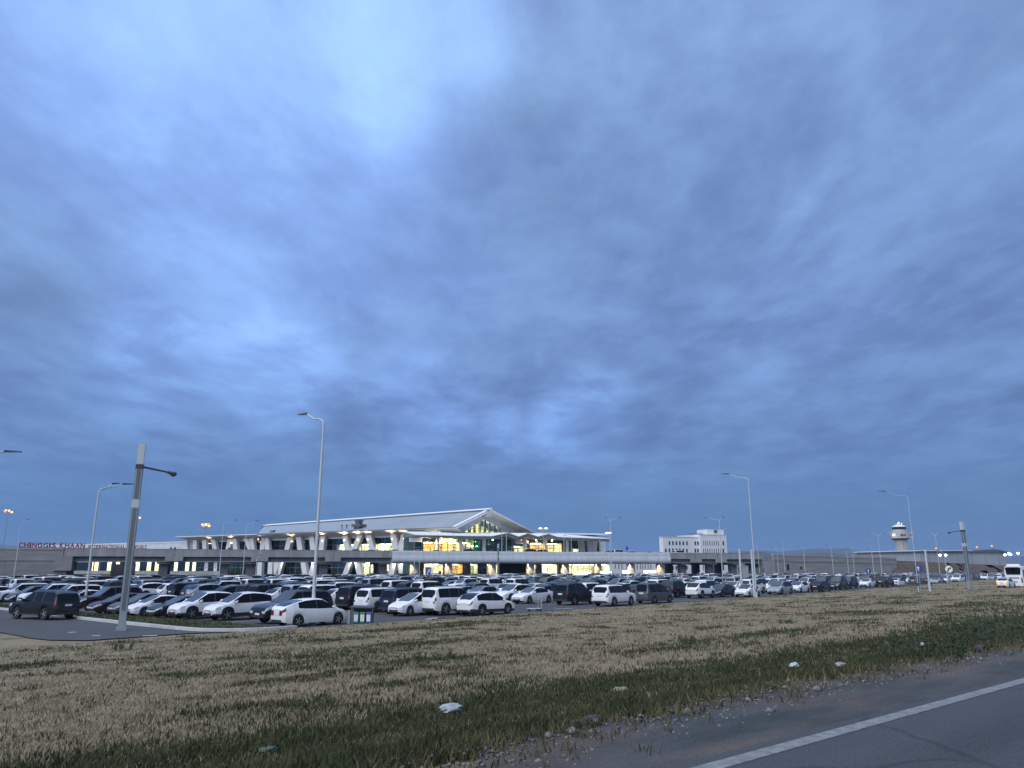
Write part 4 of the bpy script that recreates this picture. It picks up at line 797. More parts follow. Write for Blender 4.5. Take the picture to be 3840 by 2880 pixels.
def car_parts(kind, lod):
    s = SPEC[kind]; L, Wd, zb, r = s['L'], s['W'], s['zb'], s['r']; h2 = L / 2; ra = r * 1.17
    e0, e1 = s['plan']; plan = [(-h2, e0), (-h2 + .13, e1), (-h2 + .5, .975), (0, 1.0), (h2 - .6, .97), (h2 - .16, e1), (h2, e0)]
    xs = {-h2, -h2 + .05, -h2 + .13, -h2 + .34, h2, h2 - .05, h2 - .16, h2 - .42} | {p[0] for p in s['belt']} | {p[0] for p in s['roof']}
    g0, g1 = s['roof'][0][0], s['roof'][-1][0]
    if lod < 2:
        for a_, b_ in s['win']: xs |= {a_, b_}
        for w in s['wx']:
            xs |= {w + ra * math.cos(k * math.pi / 8) for k in range(9)} | {w - ra - .004, w + ra + .004}
        for k in range(1, 5): xs.add(s['ws'] + (g1 - s['ws']) * k / 5)
    xs = sorted(xs); xx = [xs[0]]
    for x in xs[1:]:
        if x - xx[-1] > .003: xx.append(x)
    xs = [x for x in xx if -h2 - 1e-6 <= x <= h2 + 1e-6]
    def bot(x):
        if lod < 2:
            for w in s['wx']:
                if abs(x - w) <= ra + 1e-4: return max(zb, r + math.sqrt(max(0, ra * ra - (x - w) ** 2)))
        return zb + .10 * max(0, abs(x) - (h2 - .3)) / .3
    def ring(x):
        wb = Wd / 2 * interp(x, plan); zl = bot(x); zt = interp(x, s['belt']); p1 = (wb * .95, zl)
        p2 = (wb, zl + .28 * (zt - zl)); p3 = (wb * 1.0, zl + .66 * (zt - zl)); ws_ = wb * .955; p4 = (ws_, zt)
        h = (interp(x, s['roof']) - zt) if g0 <= x <= g1 else 0; h = max(h, 0); k = min(1, h / .25); wt = ws_ - .30 * h
        p5 = (ws_ - .02 - .24 * h, zt + .02 + .84 * h); w6 = (wt - .07) * k + wb * .62 * (1 - k); p6 = (w6, zt + .035 * (1 - k) + .975 * h); p7 = (0, zt + .055 * (1 - k) + 1.0 * h + .012 * k)
        return [p1, p2, p3, p4, p5, p6, p7], h
    rings = [(x,) + ring(x) for x in xs]
    P = {k: MB() for k in ('body', 'windscreen', 'rear_window', 'headlight_l', 'headlight_r', 'tail_light_l', 'tail_light_r')}
    sw = [[MB() for _ in s['win']] for _ in (0, 1)]
    for (x0, q0, ha), (x1, q1, hb) in zip(rings[:-1], rings[1:]):
        xm = (x0 + x1) / 2
        for side in (1, -1):
            for j in range(6):
                f = [(x0, side * q0[j][0], q0[j][1]), (x1, side * q1[j][0], q1[j][1]), (x1, side * q1[j + 1][0], q1[j + 1][1]), (x0, side * q0[j + 1][0], q0[j + 1][1])]
                dst, m = P['body'], 0
                if ha > .03 or hb > .03:
                    if j == 5 and s['ws'] <= xm <= g1: dst = P['windscreen']
                    elif j == 5 and g0 <= xm <= s['rwx']: dst = P['rear_window']
                    elif j == 3:
                        for i, (a_, b_) in enumerate(s['win']):
                            if lod == 2: a_, b_ = s['win'][0][0], s['win'][-1][1]
                            if a_ - .01 <= xm <= b_ + .01: dst = sw[0 if side > 0 else 1][i]; break
                        else:
                            if s['win'][0][0] < xm < s['win'][-1][1]: m = 1
                if lod < 2 and dst is P['body'] and j == 2:
                    nm = None
                    if x0 >= h2 - .43: nm = 'headlight_'
                    elif x1 <= -h2 + .14: nm = 'tail_light_'
                    if nm:
                        n = (Vector(f[1]) - Vector(f[0])).cross(Vector(f[3]) - Vector(f[0])); n = n.normalized() * .012 if n.length > 0 else Vector()
                        if n.y * side < 0: n = -n
                        lo = .30; g = [Vector(f[0]).lerp(Vector(f[3]), lo), Vector(f[1]).lerp(Vector(f[2]), lo), Vector(f[2]), Vector(f[3])]
                        P[nm + ('l' if side > 0 else 'r')].face([w + n for w in g])
                if kind in ('suv', 'cross', 'pickup') and j == 0 and dst is P['body']: m = 1 if kind != 'suv' else 0
                dst.face(f, m)
    for (x, q, h), sgn in ((rings[0], -1), (rings[-1], 1)):
        P['body'].face([(x, p[0], p[1]) for p in q] + [(x, -p[0], p[1]) for p in q[-2::-1]])
    B_ = P['body']; wi = Wd / 2 * .80
    B_.box(-h2 + .25, h2 - .25, -wi, wi, zb + .02, interp(0, s['belt']) - .22, 1)
    zc = interp(h2, s['belt']); wc = Wd / 2 * e0
    B_.box(h2 - .03, h2 + .012, -wc * .78, wc * .78, zb + .08, zb + .22, 1)
    B_.box(-h2 - .012, -h2 + .03, -wc * .9, wc * .9, zb + .06, zb + .20, 1)
    if kind == 'suv':
        for y in (1, -1): B_.tube((-1.9, y * .62, 1.94), (.1, y * .62, 1.93), .025, n=5, m=1)
        B_.box(-1.0, 1.0, -Wd / 2 - .06, -Wd / 2 + .12, zb + .02, zb + .10, 1); B_.box(-1.0, 1.0, Wd / 2 - .12, Wd / 2 + .06, zb + .02, zb + .10, 1)
    G = MB(); G.box(h2 - .02, h2 + .016, -wc * .62, wc * .62, zb + .28, max(zc - .02, zb + .36)); P['grille'] = G
    t0, t1 = s['tail']
    for sd, nm in ((1, 'l'), (-1, 'r')):
        y0, y1 = sorted((sd * (wc - .02), sd * (wc - (.15 if kind in ('suv', 'van', 'pickup') else .28)))); P['tail_light_' + nm].box(-h2 - .018, -h2 + .02, y0, y1, t0, min(t1, interp(-h2, s['belt']) - .02))
        y0, y1 = sorted((sd * (wc - .01), sd * (wc - .32))); P['headlight_' + nm].box(h2 - .02, h2 + .018, y0, y1, max(zc - .15, .42), zc - .01)
    pl = MB(); zp = (t0 + t1) / 2 - .06; pl.box(-h2 - .02, -h2 + .01, -.24, .24, zp - .06, zp + .07); P['number_plate'] = pl
    if lod < 2:
        pf = MB(); pf.box(h2 - .01, h2 + .03, -.24, .24, zb + .22, zb + .33); P['number_plate_f'] = pf
        for sd, nm in ((1, 'l'), (-1, 'r')):
            mr = MB(); xm = g1 - .38; y = sd * (Wd / 2 * .955 - .02); z = interp(xm, s['belt']) + .10
            mr.hexa([(xm - .05, y, z - .06), (xm + .05, y, z - .06), (xm + .08, y + sd * .22, z - .06), (xm - .06, y + sd * .22, z - .07), (xm - .05, y, z + .02), (xm + .03, y, z + .02), (xm + .05, y + sd * .22, z + .09), (xm - .06, y + sd * .22, z + .10)]); P['mirror_' + nm] = mr
    return s, P, sw
def wheel_mb(r, w=.21, n=20):
    t_ = MB(); prof = [(r * .64, -w / 2), (r * .93, -w / 2), (r, -w * .30), (r, w * .30), (r * .93, w / 2), (r * .64, w / 2)]
    rg = [[t_.P((rr * math.cos(2 * math.pi * k / n), y, rr * math.sin(2 * math.pi * k / n))) for k in range(n)] for rr, y in prof]
    for i in range(len(rg) - 1):
        for k in range(n): t_.f.append([rg[i][k], rg[i][(k + 1) % n], rg[i + 1][(k + 1) % n], rg[i + 1][k]]); t_.m.append(0)
    m = MB()
    for y in (-w * .40, w * .40):
        for k in range(5):
            a_ = 2 * math.pi * k / 5
            def pt(rr, da, yy): return (rr * math.cos(a_ + da), yy, rr * math.sin(a_ + da))
            m.face([pt(r * .10, -.9, y), pt(r * .66, -.17, y), pt(r * .66, .17, y), pt(r * .10, .9, y)])
            m.face([pt(r * .60, -.17, y), pt(r * .66, -.63, y), pt(r * .66, 0, y), pt(r * .60, 0, y)]); m.face([pt(r * .60, 0, y), pt(r * .66, 0, y), pt(r * .66, .63, y), pt(r * .60, .17, y)])
        m.lathe([(.01, 0), (.02, 0)], 5)
    d = MB(); 
    for y in (-w * .2, w * .2): d.face([(r * .65 * math.cos(2 * math.pi * k / n), y, r * .65 * math.sin(2 * math.pi * k / n)) for k in range(n)])
    return t_, m, d
PARTMAT = {'windscreen': 'windscreen', 'rear_window': 'carglass', 'headlight_l': 'headlamp', 'headlight_r': 'headlamp', 'tail_light_l': 'taillamp', 'tail_light_r': 'taillamp', 'grille': 'black', 'number_plate': 'plate', 'number_plate_f': 'plate'}
PARTNAME = {'headlight_l': 'headlight', 'headlight_r': 'headlight', 'tail_light_l': 'tail_light', 'tail_light_r': 'tail_light', 'number_plate_f': 'number_plate', 'mirror_l': 'mirror', 'mirror_r': 'mirror'}
CACHE = {}
def set_paint(o, paint):
    o.material_slots[0].link = 'OBJECT'; o.material_slots[0].material = PAINT[paint]
KN = dict(hatch='hatchback', sedan='sedan', cross='crossover', suv='off_roader', van='van', minivan='people_carrier', pickup='pickup_truck')
KL = dict(hatch='hatchback', sedan='sedan', cross='crossover', suv='off-roader', van='van', minivan='people carrier', pickup='pickup')
def car_full(kind, paint, loc, heading, label, group='cars parked in the crowded lot', cat='car', lights=None):
    if kind not in CACHE:
        s, P, sw = car_parts(kind, 0); d = []
        for k, mb in P.items():
            if k == 'body': d.append(('body', mb.mesh('body', [M['trim'], M['trimplastic']], 32)))
            elif k.startswith('mirror'): d.append(('mirror', mb.mesh('mirror', [M['trim']], 40)))
            else: d.append((PARTNAME.get(k, k), mb.mesh(PARTNAME.get(k, k), [M[PARTMAT[k]]], 40)))
        for sd in sw:
            for mb in sd: d.append(('side_window', mb.mesh('side_window', [M['carglass']], 40)))
        t_, m, dk = wheel_mb(s['r']); t_.add(dk)
        CACHE[kind] = (s, d, t_.mesh('wheel', [M['tyre']], 40), m.mesh('rim', [M['rim']]))
    s, d, wm, rm = CACHE[kind]
    VS = random.Random(label); sc_ = (VS.uniform(.96, 1.05), VS.uniform(.97, 1.03), VS.uniform(.96, 1.05))
    root = empty('parked_' + KN[kind] if lights is None else KN[kind], label, cat, loc, math.pi / 2 - heading, group); root.scale = sc_
    for nm, me in d:
        o = inst(nm, me, root)
        if nm in ('body', 'mirror'): set_paint(o, paint)
        if lights and nm in lights: o.material_slots[0].link = 'OBJECT'; o.material_slots[0].material = lights[nm]
    for x in s['wx']:
        for sd in (1, -1):
            w = inst('wheel', wm, root, (x, sd * (s['W'] / 2 - .12), s['r'])); inst('rim', rm, w)
    return root
MERGED = {}
def merged(kind, lod):
    if (kind, lod) not in MERGED:
        s, P, sw = car_parts(kind, lod); A_ = MB(); idx = {'windscreen': 3, 'rear_window': 2, 'grille': 1, 'number_plate': 7, 'number_plate_f': 7}
        for k, mb in P.items():
            if k == 'body': A_.add(mb)
            elif k.startswith('mirror'): A_.add(mb, mat=0)
            elif k.startswith('head'): A_.add(mb, mat=5)
            elif k.startswith('tail'): A_.add(mb, mat=6)
            else: A_.add(mb, mat=idx[k])
        for sd in sw:
            for mb in sd: A_.add(mb, mat=2)
        if lod == 1:
            t_, m, dk = wheel_mb(s['r'], n=14); t_.add(dk)
            for x in s['wx']:
                for sd in (1, -1): A_.add(t_, (x, sd * (s['W'] / 2 - .12), s['r']), 4); A_.add(m, (x, sd * (s['W'] / 2 - .12), s['r']), 8)
        MERGED[(kind, lod)] = A_
    return MERGED[(kind, lod)]
MM = ['trim', 'trimplastic', 'carglass', 'windscreen', 'tyre', 'headlamp', 'taillamp', 'plate', 'rim']
C1 = {}
def car_simple(kind, paint, loc, heading, label, group, cat='car', lights=None):
    if kind not in C1: C1[kind] = merged(kind, 1).mesh('car', [M[k] for k in MM], 35)
    VS = random.Random(label); o = inst('parked_' + KN[kind] if lights is None else KN[kind], C1[kind], None, loc, math.pi / 2 - heading); o.scale = (VS.uniform(.95, 1.06), VS.uniform(.96, 1.04), VS.uniform(.93, 1.07)); set_paint(o, paint)
    if lights:
        for k, m in lights.items(): o.material_slots[k].link = 'OBJECT'; o.material_slots[k].material = m
    return tag(o, label, cat, group)

PLACED = []                                             # (u, v, length, width) in the car park's own grid
def r46(u, v): return lot_uv(*road(u, v))
NEAR = [  # kind, paint, (u, v) in the car park grid, way it points, label, row
 ('hatch', 'white', (28.2, 40.4), 1, 'white hatchback side-on at the grass edge, tall lamp post in front of its door', 0),
 ('suv', 'black', (29.0, 43.5), -1, 'black off-roader facing left, nose half hidden by the white hatchback', 0),
 ('cross', 'white', (28.4, 48.6), -1, 'white crossover facing left over the lawn, dark off-roader on its tail', 0),
 ('cross', 'white', (27.5, 51.6), -1, 'white crossover, second of the pair nosing onto the kerbside lawn', 0),
 ('sedan', 'black', (27.2, 54.1), -1, 'black sedan squeezed between white crossover and small white hatchback by the lawn', 0),
 ('hatch', 'white', (26.6, 56.6), -1, 'small white hatchback facing the lawn behind the black sedan', 0),
 ('sedan', 'grey', (26.9, 59.3), -1, 'dark grey sedan facing the lawn beside the maroon sedan', 0),
 ('sedan', 'maroon', (26.5, 62.0), -1, 'maroon sedan facing the lawn right of the slim curved lamp', 0),
 ('suv', 'maroon', (27.6, 67.6), -1, 'dark maroon off-roader facing the lawn left of the slim curved lamp', 0),
 ('suv', 'white', (27.2, 79.0), -1, 'white off-roader at the far left behind the moving black car', 0),
 ('cross', 'black', (27.6, 84.5), -1, 'black crossover at the far left edge next to the white off-roader', 0),
 ('suv', 'white', (28.0, 89.5), -1, 'white off-roader cut by the left edge of the view', 0),
 ('suv', 'black', (41.3, 51.8), 1, 'black off-roader seen from behind, left of the recycling bins', 1),
 ('suv', 'white', (40.8, 48.6), 1, 'white off-roader with red tail lamps seen from behind above the recycling bins', 1),
 ('suv', 'blue', (40.8, 45.5), 1, 'dark navy off-roader seen from behind right of the white off-roader', 1),
 ('hatch', 'white', (39.2, 43.3), -1, 'white hatchback facing the grass between navy off-roader and white off-roader', 1),
 ('suv', 'white', (41.5, 41.9), 1, 'white off-roader seen from behind, black lower bumper, beside white hatchback nose', 1),
 ('cross', 'white', (42.7, 39.6), 1, 'white crossover seen from behind at the grass edge, luggage trolley ahead', 1),
 ('sedan', 'white', (59.8, 49.3), -1, 'white sedan facing left behind the luggage trolley', 3),
 ('cross', 'white', (60.6, 52.4), -1, 'white crossover facing left just behind the white sedan and trolley', 3),
 ('suv', 'black', (60.2, 44.5), 1, 'black off-roader seen from behind left of the white boxy one', 3),
 ('suv', 'white', (60.6, 40.4), 1, 'white boxy off-roader with side steps and red lamps beside grey van', 3),
 ('van', 'grey', (67.6, 40.4), 1, 'grey boxy van seen from behind beside the white off-roader', 4),
 ('suv', 'black', (82.2, 46.2), 1, 'black glossy off-roader with bright window trim right of the grey van', 5),
 ('suv', 'white', (90.2, 46.2), 1, 'white off-roader seen from behind left of the dark blue hatchback', 6),
 ('hatch', 'blue', (87.6, 43.2), -1, 'dark blue hatchback facing the grass with bright headlamps', 6),
 ('hatch', 'white', (89.0, 40.6), -1, 'white hatchback facing the grass behind the two grey camera posts', 6),
 ('minivan', 'silver', (101.0, 41.6), -1, 'silver people carrier facing the grass right of the two grey camera posts', 7),
 ('hatch', 'white', (110.0, 42.6), -1, 'white hatchback facing the grass right of the silver people carrier', 8),
 ('hatch', 'black', (115.6, 41.6), 1, 'black hatchback seen from behind with a pale number plate', 9),
 ('suv', 'black', (136.4, 44.6), -1, 'dark off-roader facing the grass left of the small white sedan', 11),
 ('sedan', 'white', (146.8, 44.6), -1, 'small white sedan alone at the grass edge by the black pickup', 12),
 ('pickup', 'black', (152.6, 43.4), 1, 'long black pickup with a bright lamp at the grass edge', 12),
 ('suv', 'black', (169.6, 46.0), 1, 'black off-roader right of the long pickup', 14),
 ('sedan', 'white', (182.8, 46.0), 1, 'white sedan seen from behind left of the leaning white post', 15),
 ('sedan', 'silver', (186.5, 42.6), -1, 'silver sedan facing the grass right of the leaning white post', 15),
 ('suv', 'black', (228.0, 46.0), 1, 'boxy black off-roader seen from behind below the square grey pole', 20),
 ('minivan', 'silver', (246.0, 42.6), -1, 'silver people carrier facing the grass left of the coach', 22),
]
LEAD = {0: 'row along the kerbside lawn', 1: 'row of the dark navy off-roader', 2: 'short row behind the navy off-roader', 3: 'row of the boxy white off-roader', 4: 'row of the grey van', 5: 'row of the glossy black off-roader',
        6: 'row of the dark blue hatchback', 7: 'row of the silver people carrier'}
for k in range(8, 40): LEAD[k] = None
ROWS = [(27.9, -1), (41.2, 1), (47.0, -1), (60.3, 0), (67.4, 1), (82.0, 1), (88.3, -1), (101.0, -1), (108.6, -1), (114.6, 1), (128.0, -1), (136.4, -1), (148.4, 0), (160.0, -1), (170.0, 1), (183.6, 1), (189.6, -1), (202.0, 1), (208.0, -1), (221.0, -1), (228.0, 1), (240.0, -1), (246.0, -1), (258.6, -1), (264.0, 1), (276.6, -1), (282, 1), (294, -1), (300, 1)]
rnd = random.Random(11)
ROWCARS = {}
for kind, paint, uv_, sg, label, row in NEAR:
    u, v = uv_; PLACED.append((u, v)); ROWCARS.setdefault(row, []).append((v, None))
    h = B41 + (0 if sg > 0 else math.pi) + rnd.uniform(-.025, .025); x, y = lot(u, v)
    car_full(kind, paint, (x, y, 0), h, label)
FILL = []
PW = [('white', 47), ('black', 21), ('silver', 14), ('grey', 9), ('blue', 4), ('maroon', 2), ('bronze', 3)]; KW = [('sedan', 15), ('hatch', 28), ('cross', 19), ('suv', 25), ('van', 5), ('minivan', 7), ('pickup', 1)]
def pick(w): return rnd.choices([a_ for a_, _ in w], [b_ for _, b_ in w])[0]
for row, (u0, sg) in enumerate(ROWS):
    v = 39.8 + rnd.random()
    while v < 260:
        v += rnd.uniform(2.45, 2.85)
        if rnd.random() < .06: continue
        u = u0 + rnd.gauss(0, .25) - (.018 * (v - 45) if row == 0 else 0); x, y = lot(u, v); a_, b_ = via_ab(x, y); uu, vv = road_uv(x, y)
        if b_ > -13 or vv < v_edge(uu) + 2.2 or (row == 0 and 63.4 < v < 66.2): continue
        px, py, d = proj(x, y, 1.0)
        if d < 1 or px < -60 or px > 3920: continue
        if any(abs(u - p[0]) < 5.0 and abs(v - p[1]) < 2.05 for p in PLACED): continue
        if row == 0 and v < 52: continue
        if row == 2 and v < 57: continue
        PLACED.append((u, v)); s_ = sg or rnd.choice((1, -1)); 
        if rnd.random() < .15: s_ = -s_
        FILL.append((d, row, u, v, x, y, s_, pick(KW), pick(PW))); ROWCARS.setdefault(row, []).append((v, len(FILL) - 1))
FILL.sort(key=lambda f: f[0])
ORD = ['first', 'second', 'third', 'fourth', 'fifth', 'sixth', 'seventh', 'eighth', 'ninth', 'tenth', 'eleventh', 'twelfth', 'thirteenth', 'fourteenth', 'fifteenth', 'sixteenth', 'seventeenth', 'eighteenth', 'nineteenth', 'twentieth'] + ['twenty-' + q for q in ('first', 'second', 'third', 'fourth', 'fifth', 'sixth', 'seventh', 'eighth', 'ninth')] + ['thirtieth'] + ['thirty-' + q for q in ('first', 'second', 'third', 'fourth', 'fifth', 'sixth', 'seventh', 'eighth', 'ninth')]
NFULL, NSIMPLE = 46, 300 - len(NEAR)
vs_row = {r: sorted(v for v, _ in l) for r, l in ROWCARS.items()}
far = MB(); PI = {'white': 0, 'black': 9, 'silver': 10, 'grey': 11, 'blue': 12, 'maroon': 13, 'bronze': 14}
for i, (d, row, u, v, x, y, s_, kind, paint) in enumerate(FILL):
    h = B41 + (0 if s_ > 0 else math.pi) + rnd.uniform(-.03, .03)
    if i < NSIMPLE:
        k = min(range(len(vs_row[row])), key=lambda q: abs(vs_row[row][q] - v)); where = LEAD[row] or f'{ORD[row - 7]} row right of the silver people carrier'
        pn = {'grey': 'dark grey', 'blue': 'dark blue'}.get(paint, paint)
        lab = f'{pn} {KL[kind]}, {ORD[min(k, 38)]} from the grass, {where}'
        (car_full if i < NFULL else car_simple)(kind, paint, (x, y, 0), h, lab, 'cars parked in the crowded lot')
    else:
        A_ = merged(kind, 2); th = math.pi / 2 - h; c_, s2 = math.cos(th), math.sin(th); b = len(far.v)
        far.v += [(x + p[0] * c_ - p[1] * s2, y + p[0] * s2 + p[1] * c_, p[2]) for p in A_.v]; far.f += [[q + b for q in f] for f in A_.f]; far.m += [PI[paint] if q == 0 else q for q in A_.m]
me = bpy.data.meshes.new('distant_parked_cars'); me.from_pydata(far.v, [], far.f)
for k in MM: me.materials.append(M[k])
me.materials[0] = PAINT['white']
for k in ('black', 'silver', 'grey', 'blue', 'maroon', 'bronze'): me.materials.append(PAINT[k])
me.polygons.foreach_set('material_index', far.m); me.polygons.foreach_set('use_smooth', [True] * len(me.polygons)); me.set_sharp_from_angle(angle=R(35)); me.update()
o = inst('distant_parked_cars', me); tag(o, 'dense mass of parked cars filling the far part of the lot', None, None, 'stuff')
print('cars', len(NEAR), len(FILL), 'far tris', len(far.f) * 2)

# cars elsewhere
lit_head = emit('lit_headlamp', (1, .93, .8), 5); lit_tail = emit('lit_tail', (1, .10, .05), 4); lit_amber = emit('lit_amber', (1, .30, .05), 1.3)
car_full('suv', 'black', (-31.4, 53.7, 0), R(-64), 'black off-roader driving away along the left access road', None)
x, y, _ = at_depth(3776, 121); car_full('hatch', 'white', (x, y, .35), B46, 'pale hatchback with lit amber lamps half hidden by the grass before the coach', None, lights={'tail_light': lit_amber})
def deck_car(px, kind, paint, sg, label, b=3.2, lights=None):
    a_ = via_a(px, b, 7.5); car_simple(kind, paint, via(a_, b, 6.9), math.pi / 2 - RZV + (0 if sg > 0 else math.pi), label, 'cars on the upper viaduct', lights=lights)
for q in [(1328, 'sedan', 'white', -1, 'white sedan on the viaduct before the slanted white columns, leftmost up there'), (1396, 'hatch', 'white', 1, 'white hatchback on the viaduct below the A-shaped white columns'), (1482, 'sedan', 'white', 1, 'white sedan on the viaduct where the pale cladding begins'), (1570, 'sedan', 'white', 1, 'white sedan on the viaduct under the blank sign board'), (1640, 'sedan', 'silver', 1, 'silver sedan on the viaduct before the warm lit hall'),
          (1697, 'hatch', 'black', -1, 'black hatchback on the viaduct before the lit doors'), (1765, 'suv', 'black', 1, 'black off-roader on the viaduct below the yellow gable'), (1838, 'sedan', 'silver', -1, 'silver sedan on the viaduct with a lit headlamp'), (1912, 'hatch', 'white', 1, 'white hatchback on the viaduct below the first canopy peak'),
          (2000, 'suv', 'black', 1, 'black off-roader on the viaduct below the second canopy peak'), (2040, 'cross', 'black', 1, 'black crossover on the viaduct before warm lit doors'), (2185, 'sedan', 'silver', 1, 'silver sedan on the viaduct near the terminal end'), (2236, 'sedan', 'white', -1, 'white sedan on the viaduct under the pointed eave'), (2290, 'hatch', 'black', 1, 'black hatchback on the viaduct by the lit lamp'),
          (2325, 'suv', 'white', 1, 'white off-roader on the viaduct carrying a roof rack'), (2372, 'cross', 'white', 1, 'white crossover on the viaduct right of the blue road sign'), (2428, 'hatch', 'white', -1, 'white hatchback on the viaduct left of the office block'), (2468, 'sedan', 'white', -1, 'white sedan on the viaduct at the foot of the office block'), (2552, 'suv', 'white', 1, 'white off-roader on the grey viaduct before the office windows')]:
    deck_car(*q, lights={5: lit_head} if q[0] == 1838 else None)
def kerb_car(px, y, kind, paint, hd, label, lights=None):
    x, y2, _ = ground_pt(px, y); car_simple(kind, paint, (x, y2, 0), hd, label, 'cars waiting below the viaduct', lights=lights)
HV = math.pi / 2 - RZV
for q in [(1108, 2179.5, 'sedan', 'bronze', HV, 'bronze sedan with glowing red lamps below the slanted columns', {6: lit_tail}), (905, 2186, 'sedan', 'black', HV + math.pi, 'black sedan with bright headlamps under the left viaduct', {5: lit_head}), (1262, 2178, 'minivan', 'silver', HV + math.pi, 'silver people carrier under the viaduct left of the tall dark van'), (1408, 2176, 'van', 'black', HV + math.pi, 'tall dark van parked under the viaduct'),
          (1505, 2178, 'sedan', 'black', HV + math.pi, 'black sedan with lit lamps under the start of the pale cladding', {5: lit_head}), (1575, 2177, 'suv', 'black', HV, 'black off-roader below the viaduct beside the warm column'), (1640, 2176, 'suv', 'black', HV, 'black off-roader behind the blue parking sign'), (1735, 2175.5, 'cross', 'black', HV, 'black crossover before the timber lit wall'), (1800, 2175, 'hatch', 'grey', HV, 'dark grey hatchback below the viaduct by the dark glass'),
          (1965, 2174.5, 'van', 'black', HV, 'black van below the viaduct under the canopy peaks'), (2135, 2174, 'pickup', 'silver', HV + math.pi, 'silver pickup below the viaduct near the glowing panels'), (2052, 2174, 'sedan', 'white', HV + math.pi, 'white sedan below the viaduct before the bright arrivals doors'), (2560, 2172, 'van', 'white', HV, 'white van below the grey viaduct left of a dark pier'), (2630, 2172, 'pickup', 'white', HV, 'white pickup below the grey viaduct before the office windows'), (2735, 2171, 'suv', 'grey', HV + math.pi, 'dark grey off-roader below the viaduct by the single lamp')]:
    kerb_car(*q)

# coach at the right edge
bx, by, _ = at_depth(3826, 132)
co = empty('coach', 'white coach with dark rear window at the right edge behind the grass', 'coach', (bx, by, .1), math.pi / 2 - R(39))
L_, W_, H_ = 11.5, 2.5, 3.55
mb = MB()
sec = [(-W_ / 2, .4), (-W_ / 2, 2.9), (-W_ / 2 + .12, 3.35), (-W_ / 2 + .35, H_), (W_ / 2 - .35, H_), (W_ / 2 - .12, 3.35), (W_ / 2, 2.9), (W_ / 2, .4)]
xs_ = [(-L_ / 2, .93, .04), (-L_ / 2 + .18, 1, 0), (L_ / 2 - .25, 1, 0), (L_ / 2, .92, .08)]
for (x0, s0, d0), (x1, s1, d1) in zip(xs_[:-1], xs_[1:]):
    for (y0, z0), (y1, z1) in zip(sec, sec[1:] + sec[:1]): mb.face([(x0, y0 * s0, z0 - d0 * (z0 > 2)), (x1, y0 * s1, z0 - d1 * (z0 > 2)), (x1, y1 * s1, z1 - d1 * (z1 > 2)), (x0, y1 * s0, z1 - d0 * (z1 > 2))])
for x, s0, d0 in (xs_[0], xs_[-1]): mb.face([(x, y * s0, z - d0 * (z > 2)) for y, z in sec])
mb.box(-4.6, -2.6, -.9, .9, H_, H_ + .28)
mb.build('body', PAINT['white'], co, 30)
mb = MB(); x = -L_ / 2 - .02; mb.face([(x, -.95, 2.15), (x, .95, 2.15), (x, 1.08, 3.2), (x, .8, 3.33), (x, -.8, 3.33), (x, -1.08, 3.2)]); mb.build('rear_window', M['carglass'], co)
for sd in (1, -1):
    for k in range(6): mb = MB(); mb.box(-5.2 + k * 1.72, -3.55 + k * 1.72, sd * W_ / 2 - .015, sd * W_ / 2 + .015, 1.85, 2.95); mb.build('side_window', M['carglass'], co)
    mb = MB(); mb.box(x - .01, x + .03, sd * 1.05 - .09, sd * 1.05 + .09, .9, 1.7); mb.build('tail_light', M['taillamp'], co)
mb = MB(); mb.box(x - .005, x + .03, -.7, .7, 1.55, 1.72); mb.box(x - .005, x + .03, -.45, .45, .95, 1.08); mb.build('grille', M['trim'], co)
t_, m_, dk = wheel_mb(.48, .3); t_.add(dk); wmesh = t_.mesh('wheel', M['tyre'], 40); rmesh = m_.mesh('rim', M['rim'])
for x in (3.6, -3.2):
    for sd in (1, -1): w = inst('wheel', wmesh, co, (x, sd * 1.12, .42)); inst('rim', rmesh, w)
